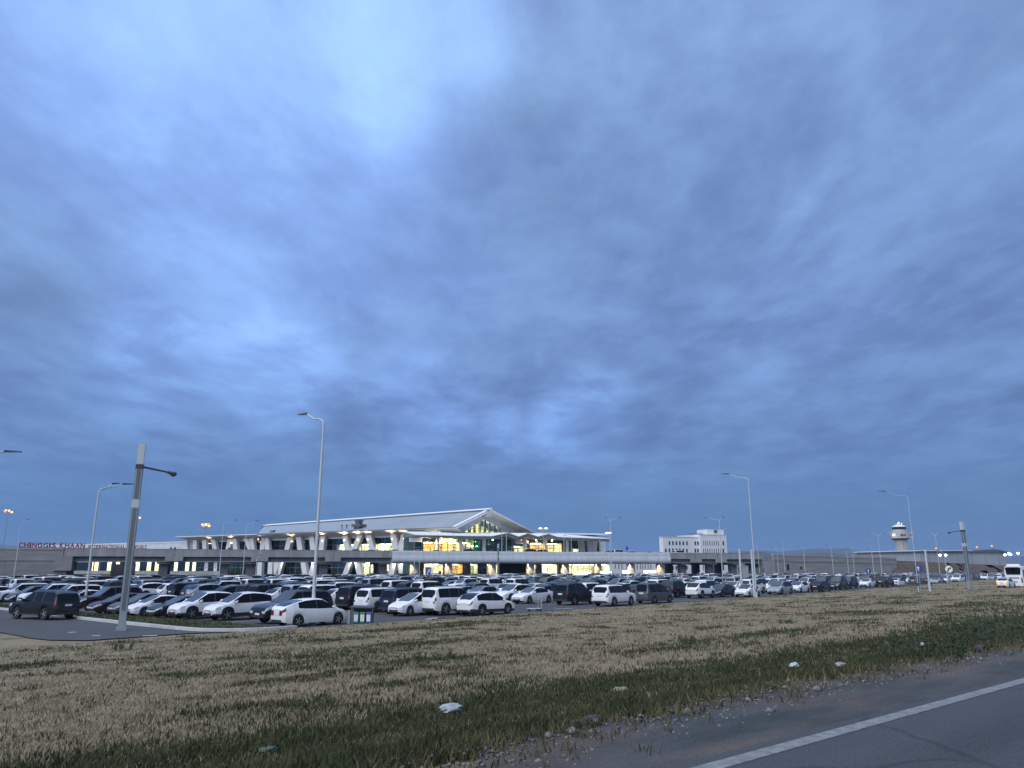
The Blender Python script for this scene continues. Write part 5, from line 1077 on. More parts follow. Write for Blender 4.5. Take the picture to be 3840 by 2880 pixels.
# ================================================================== STREET FURNITURE
def hdir(h): return Vector((math.sin(h), math.cos(h), 0))
orangeglow2 = emit('lit_flood_yellow', (1, .52, .16), 1.9); lampglow = emit('lit_street_lamp', (1, .74, .34), 3.2); floodglow = emit('lit_flood_white', (.96, 1, 1), 9); orangeglow = emit('lit_flood_orange', (1, .25, .04), 1.3)
def lamp_post(label, loc, H, arms, r0=.11, lit=None, name='street_lamp', group='street lamps', pm='polewhite'):
    root = empty(name, label, 'street lamp', loc, 0, group)
    mb = MB(); mb.tube((0, 0, 0), (0, 0, .5), r0 * 1.5, r0 * 1.4, 10); mb.tube((0, 0, .5), (0, 0, H - .9), r0, r0 * .6, 10); mb.build('pole', M[pm], root, 50)
    if H > 9 and loc[1] < 120: mb = MB(); mb.box(-.26, .26, -.26, .26, 0, .05); mb.build('base_plate', M['steel'], root); mb = MB(); mb.box(-.06, .06, -r0 * 1.12, -r0 * .8, .75, 1.15); mb.build('access_door', M['lampgrey'], root)
    for h, reach, rise, hl in arms:
        d = hdir(h); mb = MB(); pts = []
        for k in range(9): a_ = k / 8 * math.pi / 2; pts.append(d * (reach * .42 * (1 - math.cos(a_))) + Vector((0, 0, H - .9 + (.9 - rise) * math.sin(a_))))
        pts.append(d * (reach - hl * .6) + Vector((0, 0, H))); mb.path(pts, lambda s: r0 * (.6 - .2 * s), 8); mb.build('arm', M[pm], root, 50)
        e = d * (reach - hl * .65) + Vector((0, 0, H)); n = Vector((-d.y, d.x, 0)) * (.14 if hl > .5 else .1); f = d * hl; up = Vector((0, 0, .07)); tilt = Vector((0, 0, rise * .25))
        mb = MB(); q = [e - n * .6, e + n * .6, e + f * .3 + n, e + f * .3 - n]
        mb.hexa([e - n * .6 - up, e - n * .6 + f - up + tilt, e + n * .6 + f - up + tilt, e + n * .6 - up, e - n * .5 + up, e - n * .3 + f * .97 + tilt, e + n * .3 + f * .97 + tilt, e + n * .5 + up]); mb.build('lamp_head', M['lampgrey'], root, 50)
        if lit:
            mb = MB(); c = e + f * .5; mb.lathe([(.05, c.z - .34), (lit, c.z - .22), (lit * 1.1, c.z - .08), (.1, c.z + .02)], 10, (c.x, c.y)); mb.build('lamp_glass', lampglow, root)
    return root
g0 = lambda px, y: ground_pt(px, y)
LM = 'lamps along the car park'
lamp_post('tall lamp post in front of the white hatchback, single arm reaching left', g0(1170, 2345), 13.0, [(R(-49), 2.5, .45, 1.0)], .11, group=LM)
lamp_post('slim curved lamp post on the kerbside lawn with two arms reaching right', g0(315, 2290), 10.2, [(R(41), 2.4, .35, .9), (R(20), 1.7, .5, .8)], .10, group=LM)
lamp_post('lamp at the left edge, only its head and arm in view', g0(-212, 2345), 10.5, [(R(60), 2.3, .3, 1.0)], .13, group=LM)
x, y, _ = g0(2838, 2246); lamp_post('tall lamp rising behind the right camera post, single arm reaching left', (x, y, 0), 13.9, [(R(-49), 2.9, .5, 1.0)], .075, group=LM)
x, y, _ = at_depth(3447, 101); lamp_post('faint thin lamp left of the control tower top, single arm reaching left', (x, y, .3), 12.9, [(R(-49), 3.2, .6, 1.0)], .045, group=LM)
for px, Y, H, arms, lab in ((2296, 160, 13.4, [(R(-30), 1.6, .3, .9), (R(60), 2.6, .3, .9)], 'double-armed lamp rising above the lit lamp beside the viaduct end'), (2712, 160, 13.4, [(R(-60), 3.0, .3, 1.0), (R(140), 1.2, .3, .8)], 'double-armed lamp in front of the white office block'),
                           (819, 165, 13.2, [(R(50), 2.6, .7, .9)], 'single-armed lamp in front of the left terminal columns'), (908, 178, 13.8, [(R(50), 2.5, .7, .9)], 'slender single-armed lamp just left of the roof hip'), (47, 152, 12.6, [(R(10), 1.6, .3, .8)], 'lamp before the retaining wall, under the first red letter'),
                           (3310, 250, 14.0, [(R(-60), 2.8, .3, .9), (R(100), 2.0, .3, .9)], 'double-armed lamp just left of the control tower'), (3528, 240, 13.6, [(R(-60), 2.0, .3, .9), (R(100), 1.8, .3, .9)], 'double-armed lamp above the left part of the hangar'), (957, 190, 6.2, [(R(40), 1.2, .3, .6)], 'short pole lamp under the viaduct by the second corbel')):
    x, y, _ = at_depth(px, Y); lamp_post(lab, (x, y, 0), H, arms, .10, group=LM)
for px, Y, H, lab in ((170, 330, 15.9, 'tiny double lamp above the long red word'), (369, 330, 15.4, 'tiny lamp above the middle of the shorter red words'), (640, 335, 15.7, 'tiny lamp left of the terminal roof tip')):
    x, y, _ = at_depth(px, Y); lamp_post(lab, (x, y, 0), H, [(R(60), 1.6, .4, .8)] + ([(R(-70), 1.2, .4, .8)] if px == 170 else []), .07, group='small lamps beyond the viaduct')
for i, (px, Y, H) in enumerate(((2850, 244, 11.2), (2922, 250, 9.6), (2946, 246, 11.5), (3022, 240, 9.6), (3128, 238, 10.0), (3185, 246, 8.6), (3280, 235, 10.4), (3207, 262, 10.0), (3555, 172, 7.0))):
    x, y, _ = at_depth(px, Y); lamp_post(('thin white lamp pole, ' + ORD[i] + ' from the left along the right ramp wall') if px != 3555 else 'thin white lamp pole before the hangar beside the round white sign', (x, y, 0), H, [(R(-60), 1.3, .3, .6)], .09, group='thin lamps along the right ramp wall')
# masts on the departures deck
for i, (px, ytop, lab) in enumerate(((1700, 2000, 'thin mast on the viaduct left of the lit gable'), (1882, 2000, 'thin mast on the viaduct, left of a pair by the first canopy peak'), (1899, 2001, 'thin mast on the viaduct, right of a pair by the first canopy peak'), (2115, 2005, 'thin mast on the viaduct at the right foot of the wavy canopy'), (2250, 2020, 'thin mast on the viaduct under the pointed eave'))):
    a_ = via_a(px, 1.2, 10); h = 3.3 + (2130 - ytop) / F * proj(*via(a_, 1.2, 10))[2] - 6.9
    mb = MB(); mb.tube((0, 0, 0), (0, 0, h), .11, .07, 8); o = mb.build('mast', M['polewhite'], None, 50, via(a_, 1.2, 6.9)); tag(o, lab, 'mast', 'thin masts on the viaduct')
a_ = via_a(2142, 1.2, 10); lamp_post('curved white lamp on the viaduct right of the wavy canopy', via(a_, 1.2, 6.9), 6.0, [(R(-80), 1.9, .2, .5)], .10, group='lamps on the viaduct')
a_ = via_a(2037, 1.2, 10); lamp_post('lit double lamp glowing yellow above the wavy canopy', via(a_, 1.2, 6.9), 8.1, [(R(-75), .9, .2, .6), (R(80), 1.0, .2, .6)], .10, lit=.5, group='lamps on the viaduct')
x, y, _ = at_depth(2290, 205); lamp_post('lit lamp glowing yellow right of the terminal roof tip', (x, y, 0), 12.4, [(R(-100), .3, .2, .6)], .09, lit=.75, group=LM)
for px, lab in ((1552, 'white post among the parked cars, left of a pair below the pale cladding'), (1571, 'white post among the parked cars, right of a pair below the pale cladding')):
    x, y, _ = at_depth(px, 196); mb = MB(); mb.tube((0, 0, 0), (0, 0, 5.3), .10, .08, 8); o = mb.build('post', M['polewhite'], None, 50, (x, y, 0)); tag(o, lab, 'post', 'white posts among the cars')
# high masts with glowing floodlight crowns
def high_mast(px, Y, ytop, label, n, rad, m, rr=.45):
    x, y, _ = at_depth(px, Y); H = ZC + (HZ - ytop) / (F / math.cos(TH)) * Y
    root = empty('high_mast', label, 'floodlight mast', (x, y, 0), 0, 'high masts with floodlights')
    mb = MB(); mb.tube((0, 0, 0), (0, 0, H), .3, .14, 8); mb.lathe([(rad * .8, H - .15), (rad * .8, H + .1)], 12); mb.build('pole', M['steel'], root, 50)
    for k in range(n):
        jz = ((k * 7) % 5 - 2) * .22; a_ = 2 * math.pi * k / n + .4; mb = MB(); c = (rad * math.cos(a_), rad * math.sin(a_)); mb.lathe([(rr * .2, H - .7 + jz), (rr, H - .4 + jz), (rr * 1.1, H - .05 + jz), (rr * .2, H + .25 + jz)], 8, c); mb.build('floodlight', m if k % 2 else orangeglow2, root)
high_mast(755, 420, 1970, 'tall mast with a glowing orange floodlight crown behind the terminal roof tip', 8, 1.7, orangeglow, .62); high_mast(486, 420, 1939, 'tall mast with orange floodlights beside the thick grey pole', 5, 1.9, orangeglow, .5); high_mast(-4, 420, 1918, 'orange floodlight mast cut by the left edge', 5, 1.7, orangeglow, .5)
for px, ya, Y, m, lab in ((3535, 2083, 360, floodglow, 'white floodlight on the hangar front, left one'), (3556, 2083, 360, floodglow, 'white floodlight on the hangar front, right one'), (3630, 2100, 340, floodglow, 'white floodlight low by the grey leaning pole'), (3779, 2082, 380, floodglow, 'white floodlight just right of the hangar'), (3795, 2076, 380, floodglow, 'white floodlight, upper one of a pair right of the hangar'), (3801, 2081, 380, floodglow, 'white floodlight, lower one of a pair right of the hangar'), (3830, 2076, 380, floodglow, 'white floodlight at the right edge above the coach')):
    x, y, _ = at_depth(px, Y); h = ZC + (HZ - ya) / (F / math.cos(TH)) * Y; root = empty('floodlight_post', lab, 'floodlight', (x, y, 0), 0, 'white floodlights by the hangar')
    mb = MB(); mb.tube((0, 0, 0), (0, 0, h - .3), .12, .08, 6); mb.build('pole', M['steel'], root, 50); mb = MB(); mb.lathe([(.1, h - .45), (.50, h - .2), (.50, h + .2), (.1, h + .45)], 10); mb.build('lamp', m, root)
for px, ya, lab in ((3513, 2060, 'small orange lamp on the hangar roof, left'), (3667, 2063, 'small orange lamp on the hangar roof, middle'), (3723, 2059, 'small orange lamp on the hangar roof crest')):
    a_ = ha(px); z = {3513: 11.7, 3667: 12.5, 3723: 13.2}[px]; mb = MB(); mb.tube((0, 0, 0), (0, 0, .5), .1, n=6, m=0); mb.lathe([(.1, .4), (.42, .6), (.42, .9), (.1, 1.15)], 8, m=1); o = mb.build('obstruction_lamp', [M['trim'], orangeglow], None, None, (hx[0] + VE[0] * a_, hx[1] + VE[1] * a_, z)); tag(o, lab, 'warning lamp', 'orange lamps on the hangar roof')
# square smart poles
def smart_pole(loc, label, arm_h, w=.46, H=10.3, k=1.0):
    root = empty('smart_pole', label, 'pole', loc, R(20), 'square grey smart poles'); w /= 2
    mb = MB(); mb.box(-w * 1.5, w * 1.5, -w * 1.5, w * 1.5, -.3, .12); mb.box(-w, w, -w, w, .12, H - 3.65); mb.box(-w, w, -w, w, H - 3.2, H - 1.25); mb.build('column', M['steel'], root)
    mb = MB(); 
    for z0, z1 in ((1.0, H - 3.7), (H - 3.15, H - 1.3)):
        for sx, sy in ((1, 0), (-1, 0), (0, 1), (0, -1)): mb.box(sx * w - (.02 if sx else w * .55), sx * w + (.02 if sx else w * .55), sy * w - (.02 if sy else w * .55), sy * w + (.02 if sy else w * .55), z0, z1)
    mb.build('face_panel', mat('smoked_panel', (.13, .16, .175), .35) if 'smoked_panel' not in bpy.data.materials else bpy.data.materials['smoked_panel'], root)
    mb = MB(); mb.box(-w * 1.1, w * 1.1, -w * 1.1, w * 1.1, H - 3.65, H - 3.2); mb.build('white_band', M['polewhite'], root); mb = MB(); mb.box(-w, w, -w, w, H - 1.25, H); mb.build('cap', M['polewhite'], root)
    mb = MB(); mb.box(-w * 1.15, w * 1.15, -w * 1.15, w * 1.15, H - 1.45, H - 1.2); d = hdir(arm_h + R(20)); mb.tube((0, 0, H - 1.3), d * 1.7 + Vector((0, 0, H - 1.55)), .06, .05, 6); mb.build('arm', M['lampgrey'], root)
    mb = MB(); e = d * 1.85 + Vector((0, 0, H - 1.6)); mb.lathe([(.05, e.z - .16), (.17, e.z - .08), (.2, e.z + .05), (.08, e.z + .12)], 10, (e.x, e.y)); mb.tube(d * 1.55 + Vector((0, 0, H - 1.53)), e, .09, .1, 6); mb.build('camera_head', M['lampgrey'], root)
x, y, _ = g0(455, 2364); smart_pole((x, y, .05), 'thick square grey pole with white band and cap beside the access road', R(52), .35, 10.2)
x, y, _ = at_depth(3640, 118); smart_pole((x, y, .5), 'square grey pole with white band before the hangar, arm reaching left', R(-62), .44, 9.6)
x, y, _ = at_depth(1868, 221); smart_pole((x, y, 0), 'slim dark square pole with white cap in front of the pale cladding', R(60), .42, 9.9)
# posts with a camera box
for px, yb, h, lab in ((2784, 2236, 5.7, 'grey post with a camera box, left of a pair before the white hatchback'), (2830, 2240, 5.5, 'grey post, right of a pair before the white hatchback'), (3489, 0, 5.6, 'leaning white post at the grass edge beside the round blue sign')):
    x, y, _ = g0(px, yb) if yb else at_depth(px, 104); root = empty('camera_post', lab, 'post', (x, y, 0 if yb else .25), 0, 'grey camera posts')
    mb = MB(); mb.tube((0, 0, 0), (-.0, 0, h), .15, .12, 10); mb.build('post', M['polewhite'], root, 50); mb = MB(); mb.box(-.17, .17, -.17, .17, h, h + .12); mb.build('cap', M['steel'], root)
    if px == 2784: mb = MB(); mb.box(.14, .86, -.26, .26, 2.2, 3.5); mb.box(.1, .9, -.30, .30, 3.5, 3.58); mb.build('camera_box', M['steel'], root)
# signs
def round_sign(px, Y, zc_s, rad, face, label, sym):
    x, y, _ = at_depth(px, Y); zb = .25; root = empty('road_sign', label, 'sign', (x, y, 0), math.atan2(-x, y), 'round road signs')
    mb = MB(); mb.tube((0, .06, 0), (0, .06, zc_s + rad * .6), .04, n=8); mb.build('post', M['steel'], root, 50)
    def disc(r_, y0, y1, m, nm):
        mb = MB(); n = 28; a_ = [(r_ * math.cos(2 * math.pi * k / n), y0, zc_s + r_ * math.sin(2 * math.pi * k / n)) for k in range(n)]; b_ = [(p[0], y1, p[2]) for p in a_]; mb.face(a_); mb.face(b_[::-1])
        for k in range(n): mb.face([a_[k], a_[(k + 1) % n], b_[(k + 1) % n], b_[k]])
        return mb.build(nm, m, root)
    if face == 'blue':
        disc(rad, -.01, .02, M['signblue'], 'sign_face'); mb = MB(); mb.box(-.05, .05, -.025, -.012, zc_s - rad * .6, zc_s + rad * .35); mb.face([(-.17, -.02, zc_s + rad * .15), (.17, -.02, zc_s + rad * .15), (0, -.02, zc_s + rad * .7)]); mb.build('arrow', M['signwhite'], root)
    else:
        disc(rad, 0, .02, M['black'], 'sign_rim'); disc(rad * .82, -.012, -.002, M['signwhite'], 'sign_face'); mb = MB(); k = rad
        mb.box(-.22 * k, -.05 * k, -.03, -.014, zc_s - .55 * k, zc_s + .25 * k); mb.box(-.22 * k, .30 * k, -.03, -.014, zc_s + .1 * k, zc_s + .27 * k); mb.face([(.22 * k, -.025, zc_s + .45 * k), (.22 * k, -.025, zc_s - .08 * k), (.56 * k, -.025, zc_s + .18 * k)])
        mb.hexa([(-.55 * k, -.036, zc_s - .5 * k), (-.45 * k, -.036, zc_s - .6 * k), (-.45 * k, -.03, zc_s - .6 * k), (-.55 * k, -.03, zc_s - .5 * k), (.45 * k, -.036, zc_s + .6 * k), (.55 * k, -.036, zc_s + .5 * k), (.55 * k, -.03, zc_s + .5 * k), (.45 * k, -.03, zc_s + .6 * k)]); mb.build('symbol', M['black'], root)
round_sign(3455, 103, 3.2, .50, 'blue', 'round blue sign with a white arrow left of the leaning white post', 1); round_sign(3570, 106, 3.15, .56, 'white', 'round white no-turn sign with a black symbol right of the leaning white post', 2)
round_sign(3262, 150, 2.7, .5, 'blue', 'small dark blue sign among the cars left of the brown earth bank', 1)
x, y, _ = at_depth(1605, 188); root = empty('parking_sign', 'blue parking sign with a white mark on a white post before the lit doors', 'sign', (x, y, 0), 0)
mb = MB(); mb.tube((0, .1, 0), (0, .1, 2.0), .06, n=8); mb.box(-.85, .85, 0, .1, 1.2, 3.6); mb.build('board', M['polewhite'], root); mb = MB(); mb.box(-.55, .55, -.02, -.002, 1.6, 3.4); mb.build('sign_face', M['signblue'], root)
mb = MB(); mb.hexa([(-.28, -.04, 1.8), (-.08, -.04, 1.8), (-.08, -.022, 1.8), (-.28, -.022, 1.8), (-.02, -.04, 3.1), (.18, -.04, 3.1), (.18, -.022, 3.1), (-.02, -.022, 3.1)]); mb.box(.0, .34, -.04, -.022, 2.9, 3.1); mb.box(.22, .38, -.04, -.022, 2.45, 3.1); mb.box(-.1, .34, -.04, -.022, 2.35, 2.55); mb.build('letter', M['signwhite'], root)
for px, z0, z1, w, lab in ((2352, 8.9, 10.0, .68, 'small blue road sign on the viaduct right of the lit lamp'), (2497, 8.3, 9.4, .62, 'small blue road sign on the viaduct at the corner of the office block')):
    a_ = via_a(px, 9, 9); root = empty('road_sign', lab, 'sign', via(a_, 9, 6.9), RZV, 'blue signs on the viaduct'); mb = MB(); mb.tube((0, .06, 0), (0, .06, z1 - 7), .04, n=6); mb.build('post', M['steel'], root); mb = MB(); mb.box(-w / 2, w / 2, 0, .05, z0 - 6.9, z1 - 6.9); mb.build('sign_face', M['signblue'], root)
adglow = emit('lit_panel_white', (.95, .97, 1.0), 2.2)
for p0, p1, ya, yb, lab in ((2166, 2214, 2143, 2155, 'glowing white panel behind the cars, leftmost and widest'), (2252, 2296, 2142, 2155, 'glowing white panel behind the cars, right of the last warm column pair'), (2334, 2364, 2140, 2149, 'glowing white panel left of the lone warm column'), (2413, 2433, 2139, 2149, 'glowing white panel, left of a close pair'), (2436, 2460, 2139, 2149, 'glowing white panel, right of a close pair')):
    b_ = -4.0; a0_, a1_ = via_a(p0, b_, 2), via_a(p1, b_, 2); d = proj(*via(a0_, b_, 2))[2]; z1 = ZC - (ya - HZ) / F * d; z0 = ZC - (yb - HZ) / F * d; w = a1_ - a0_
    root = empty('light_panel', lab, 'lit panel', via(a0_, b_, 0), RZV, 'glowing white panels behind the cars'); mb = MB(); mb.box(.2, .35, .1, .25, 0, z0); mb.box(w - .35, w - .2, .1, .25, 0, z0); mb.box(-.06, w + .06, .02, .3, z0 - .06, z1 + .06); mb.build('frame', M['trim'], root); mb = MB(); mb.box(0, w, -.02, .015, z0, z1); mb.build('screen', adglow, root)
# recycling stand, bins, trolley
bx_, by_, _ = g0(1358, 2339); st = empty('recycling_shelter', 'dark open shelter over the three recycling bins at the grass edge', 'shelter', (bx_, by_, 0), R(-2))
mb = MB(); mb.box(-.72, -.52, -.06, .12, 0, 1.0); mb.box(.56, .62, .0, .10, 0, .96); mb.build('post', M['trim'], st); mb = MB(); mb.hexa([(-.74, -.2, .93), (.66, -.2, .90), (.66, .5, .98), (-.74, .5, 1.0), (-.74, -.2, 1.0), (.66, -.2, .96), (.66, .5, 1.04), (-.74, .5, 1.07)]); mb.build('roof', M['lampgrey'], st)
mb = MB(); mb.box(-.52, .6, .40, .44, .05, .93); mb.build('back_panel', M['lampgrey'], st); mb = MB(); mb.box(-.90, -.74, -.1, .1, 0, .78); mb.build('grey_cabinet', M['steel'], st)
for i, (x, c, lab) in enumerate(((-.37, (.03, .17, .20), 'small recycling bin with white front, teal rim, left of three'), (.01, (.02, .20, .08), 'small recycling bin with white front, green rim, middle of three'), (.39, (.02, .10, .32), 'small recycling bin with white front, blue rim, right of three'))):
    rt = empty('recycling_bin', lab, 'bin', (bx_ + x, by_ + .02, 0), 0, 'three recycling bins'); cm = mat('bin_colour', c, .45)
    mb = MB(); mb.hexa([(-.14, -.13, .06), (.14, -.13, .06), (.14, .13, .06), (-.14, .13, .06), (-.16, -.15, .60), (.16, -.15, .60), (.16, .15, .60), (-.16, .15, .60)]); mb.build('body', cm, rt); mb = MB(); mb.hexa([(-.17, -.165, .605), (.17, -.165, .605), (.17, .165, .605), (-.17, .165, .605), (-.13, -.12, .68), (.13, -.12, .68), (.13, .12, .68), (-.13, .12, .68)]); mb.build('lid', cm, rt)
    mb = MB(); mb.hexa([(-.115, -.150, .14), (.115, -.150, .14), (.115, -.138, .14), (-.115, -.138, .14), (-.125, -.168, .54), (.125, -.168, .54), (.125, -.152, .54), (-.125, -.152, .54)]); mb.build('front_label', M['signwhite'], rt)
tx, ty, _ = g0(2006, 2292); tr = empty('luggage_trolley', 'empty white metal luggage trolley left on the asphalt by the white crossover', 'trolley', (tx, ty, 0), R(25))
def pipes(nm, segs, r_=.022, m='polewhite'):
    mb = MB()
    for p, q in segs: mb.tube(p, q, r_, n=6)
    return mb.build(nm, M[m], tr, 50)
pipes('base_frame', [((-.55, -.28, .2), (.4, -.28, .2)), ((-.55, .28, .2), (.4, .28, .2)), ((-.55, -.28, .2), (-.55, .28, .2)), ((.4, -.28, .2), (.4, .28, .2)), ((-.25, -.28, .2), (-.25, .28, .2)), ((.1, -.28, .2), (.1, .28, .2)), ((-.55, 0, .2), (.4, 0, .2))], .03)
pipes('upright', [((.4, -.28, .2), (.5, -.28, 1.08)), ((.4, .28, .2), (.5, .28, 1.08)), ((.42, -.28, .5), (.42, .28, .5)), ((.46, -.28, .75), (.46, .28, .75))], .028); pipes('handle', [((.46, -.36, 1.08), (.56, .36, 1.1)), ((.5, -.3, 1.0), (.5, .3, 1.0))], .035, 'steel')
mb = MB(); mb.hexa([(.1, -.25, .62), (.44, -.25, .62), (.44, .25, .62), (.1, .25, .62), (.02, -.27, .86), (.47, -.27, .86), (.47, .27, .86), (.02, .27, .86)]); mb.build('basket', M['steel'], tr)
for x, y in ((-.5, 0), (.35, -.26), (.35, .26)): mb = MB(); mb.tube((x, y - .03, .09), (x, y + .03, .09), .09, n=12); mb.build('wheel', M['black'], tr, 50)
# kiosk under the left viaduct, planters
a0_, a1_ = via_a(415, 17, 3), via_a(503, 17, 3); mb = MB(); mb.box(0, a1_ - a0_, 0, 3.5, -.1, 4.15); mb.box(-.06, a1_ - a0_ + .06, -.06, 3.56, 4.15, 4.3); o = mb.build('service_block', M['concrete'], None, None, via(a0_, 17, 0)); o.rotation_euler = (0, 0, RZV); tag(o, 'plain pale concrete block standing under the left viaduct before lit windows', 'kiosk')
def leaf_mesh(n, rx, ry, rz, ls, seed):
    r_ = np.random.RandomState(seed); p = r_.normal(size=(n, 3)); p /= np.linalg.norm(p, axis=1)[:, None]; lob = .65 + .5 * vnoise(p[:, 0] * 2 + 9, p[:, 1] * 2 + p[:, 2] * 1.7 + 5, seed); p *= (lob * r_.uniform(.45, 1, n) ** .4)[:, None]; p *= [rx, ry, rz]; p[:, 2] = np.maximum(p[:, 2] + rz * .8, .02)
    d1 = r_.normal(size=(n, 3)); d1 /= np.linalg.norm(d1, axis=1)[:, None]; d2 = np.cross(d1, r_.normal(size=(n, 3))); d2 /= np.linalg.norm(d2, axis=1)[:, None]; s = ls * r_.uniform(.6, 1.4, n)[:, None]
    v = np.stack([p - d1 * s, p + d2 * s * .5, p + d1 * s, p - d2 * s * .5], 1).reshape(-1, 3); return np_mesh('foliage', v, np.arange(n * 4).reshape(-1, 4), 4)
leafm = [mat('shrub_leaf_' + k, c, .7, var=.3, vscale=3) for k, c in (('dark', (.030, .050, .022)), ('mid', (.050, .075, .030)), ('grey', (.075, .085, .050)))]
def shrub(loc, rx, ry, rz, n, ls, label, m=0, group='shrubs on the grass', seed=1):
    root = empty('shrub', label, 'shrub', loc, 0, group); r_ = np.random.RandomState(seed); ns = max(9, int(26 * rx)); V = []; mb = MB()
    for k in range(ns):                                  # many thin stems, each carrying its own sprays of narrow leaves
        a_ = r_.uniform(0, 6.28); q = r_.uniform(0, 1) ** .6; bx0, by0 = rx * q * math.cos(a_), ry * q * math.sin(a_); hh = rz * 1.7 * r_.uniform(.45, 1.1) * (1 - .45 * q); lx, ly = r_.normal(0, .16, 2) * hh + np.array([math.cos(a_), math.sin(a_)]) * hh * .25 * q
        mb.tube((bx0, by0, -.08), (bx0 + lx, by0 + ly, hh), .006 + .004 * rz, .003, 4)
        for w in range(max(10, n // ns)):
            f = r_.uniform(.12, 1.02); c = np.array([bx0 + lx * f, by0 + ly * f, hh * f]); d1 = r_.normal(size=3); d1[2] = abs(d1[2]) * .8; d1 /= np.linalg.norm(d1); d2 = np.cross(d1, r_.normal(size=3)); d2 /= np.linalg.norm(d2); s_ = ls * r_.uniform(.6, 1.6) * (1.2 - .5 * f)
            V += [c, c + d1 * s_ + d2 * s_ * .28, c + d1 * s_ * 2.2, c + d1 * s_ - d2 * s_ * .28]
    me = np_mesh('foliage', np.array(V), np.arange(len(V)).reshape(-1, 4), 4); me.materials.append(leafm[m]); inst('foliage', me, root); mb.build('stem', leafm[2], root)['kind'] = 'stuff'
for i, (px, w, h, lab) in enumerate(((892, 2.6, 1.5, 'dark shrub mound under the viaduct before a grey pier'), (672, 3.4, .9, 'low dark hedge under the viaduct beside the leftmost grey pier'), (1010, 3.0, .8, 'low dark hedge under the slanted lower columns'), (795, 2.0, .8, 'low shrub under the viaduct left of the dark pier pair'))):
    a_ = via_a(px, 9, 1); shrub(via(a_, 9, 0), w, 1.2, h, 500, .16, lab, 0, 'hedges under the viaduct', 20 + i)
TZ = lambda u, v: float(terr_z(np.array([u]), np.array([v]))[0])
def terr_at(px, py):
    z = 1.0
    for _ in range(25): p = ground_pt(px, py, z); z = TZ(*road_uv(p[0], p[1]))
    return (p[0], p[1], z)
for i, (px, py, w, h, m, lab) in enumerate(((455, 2440, .45, .55, 0, 'small green shrub at the foot of the thick grey pole'), (3826, 2395, .9, .95, 0, 'tall dark weed clump at the right edge of the field'), (3740, 2420, .8, .7, 0, 'dark weed clump next to the right-edge clump'), (3650, 2375, .7, .55, 1, 'green weed clump in the field below the leaning posts'), (3790, 2340, .8, .5, 1, 'green weed clump below the coach'), (3410, 2445, .6, .55, 0, 'dark weed clump above the roadside litter on the right'), (2600, 2420, .5, .4, 1, 'green weed clump in the middle of the field'), (1630, 2480, .45, .4, 0, 'lone green weed clump below the white crossover'), (2920, 2340, .8, .35, 1, 'broad low green weed patch right of the camera posts'), (3500, 2470, .6, .5, 0, 'dark weed clump by the shoulder right of the litter'))):
    shrub(terr_at(px, py), w, w * .8, h * .6, 420, .035 + .0, lab, m, seed=40 + i)
# litter
for i, (px, py, w, c, lab) in enumerate(((1690, 2688, .42, (.34, .37, .37), 'crumpled pale plastic bag lying in the roadside grass'), (2978, 2517, .30, (.42, .47, .47), 'white plastic scrap at the verge, left of a pair'), (3155, 2516, .22, (.36, .30, .26), 'pinkish scrap of paper at the verge, right of a pair'), (3458, 2434, .22, (.42, .46, .40), 'small pale scrap in the verge below the control tower'), (2330, 2602, .34, (.22, .23, .12), 'flat olive scrap in the verge left of the shoulder'), (3680, 2442, .5, (.02, .022, .028), 'black torn tyre strip at the shoulder on the right'), (1010, 2850, .22, (.05, .085, .06), 'dull green plastic piece low in the verge'))):
    p = terr_at(px, py); r_ = np.random.RandomState(i + 3); bm = bmesh.new(); bmesh.ops.create_icosphere(bm, subdivisions=3, radius=1)
    for v in bm.verts: k = 1 + .6 * (float(vnoise(np.array([v.co.x * 2.3 + i * 5]), np.array([v.co.y * 2.3 + v.co.z * 3]), i)[0]) - .5); v.co = (v.co.x * k * w * .42, v.co.y * k * w * .24, max(-.02, v.co.z * k * w * .15))
    me = bpy.data.meshes.new('litter'); bm.to_mesh(me); bm.free(); me.materials.append(mat('litter', c, .45)); me.polygons.foreach_set('use_smooth', [True] * len(me.polygons)); me.set_sharp_from_angle(angle=R(70))
    o = inst('litter', me, None, (p[0], p[1], p[2] + (.085 if i not in (5, 4) else .04)), math.pi / 2 - B46 + r_.uniform(-.4, .4)); tag(o, lab, 'litter', 'litter along the verge')

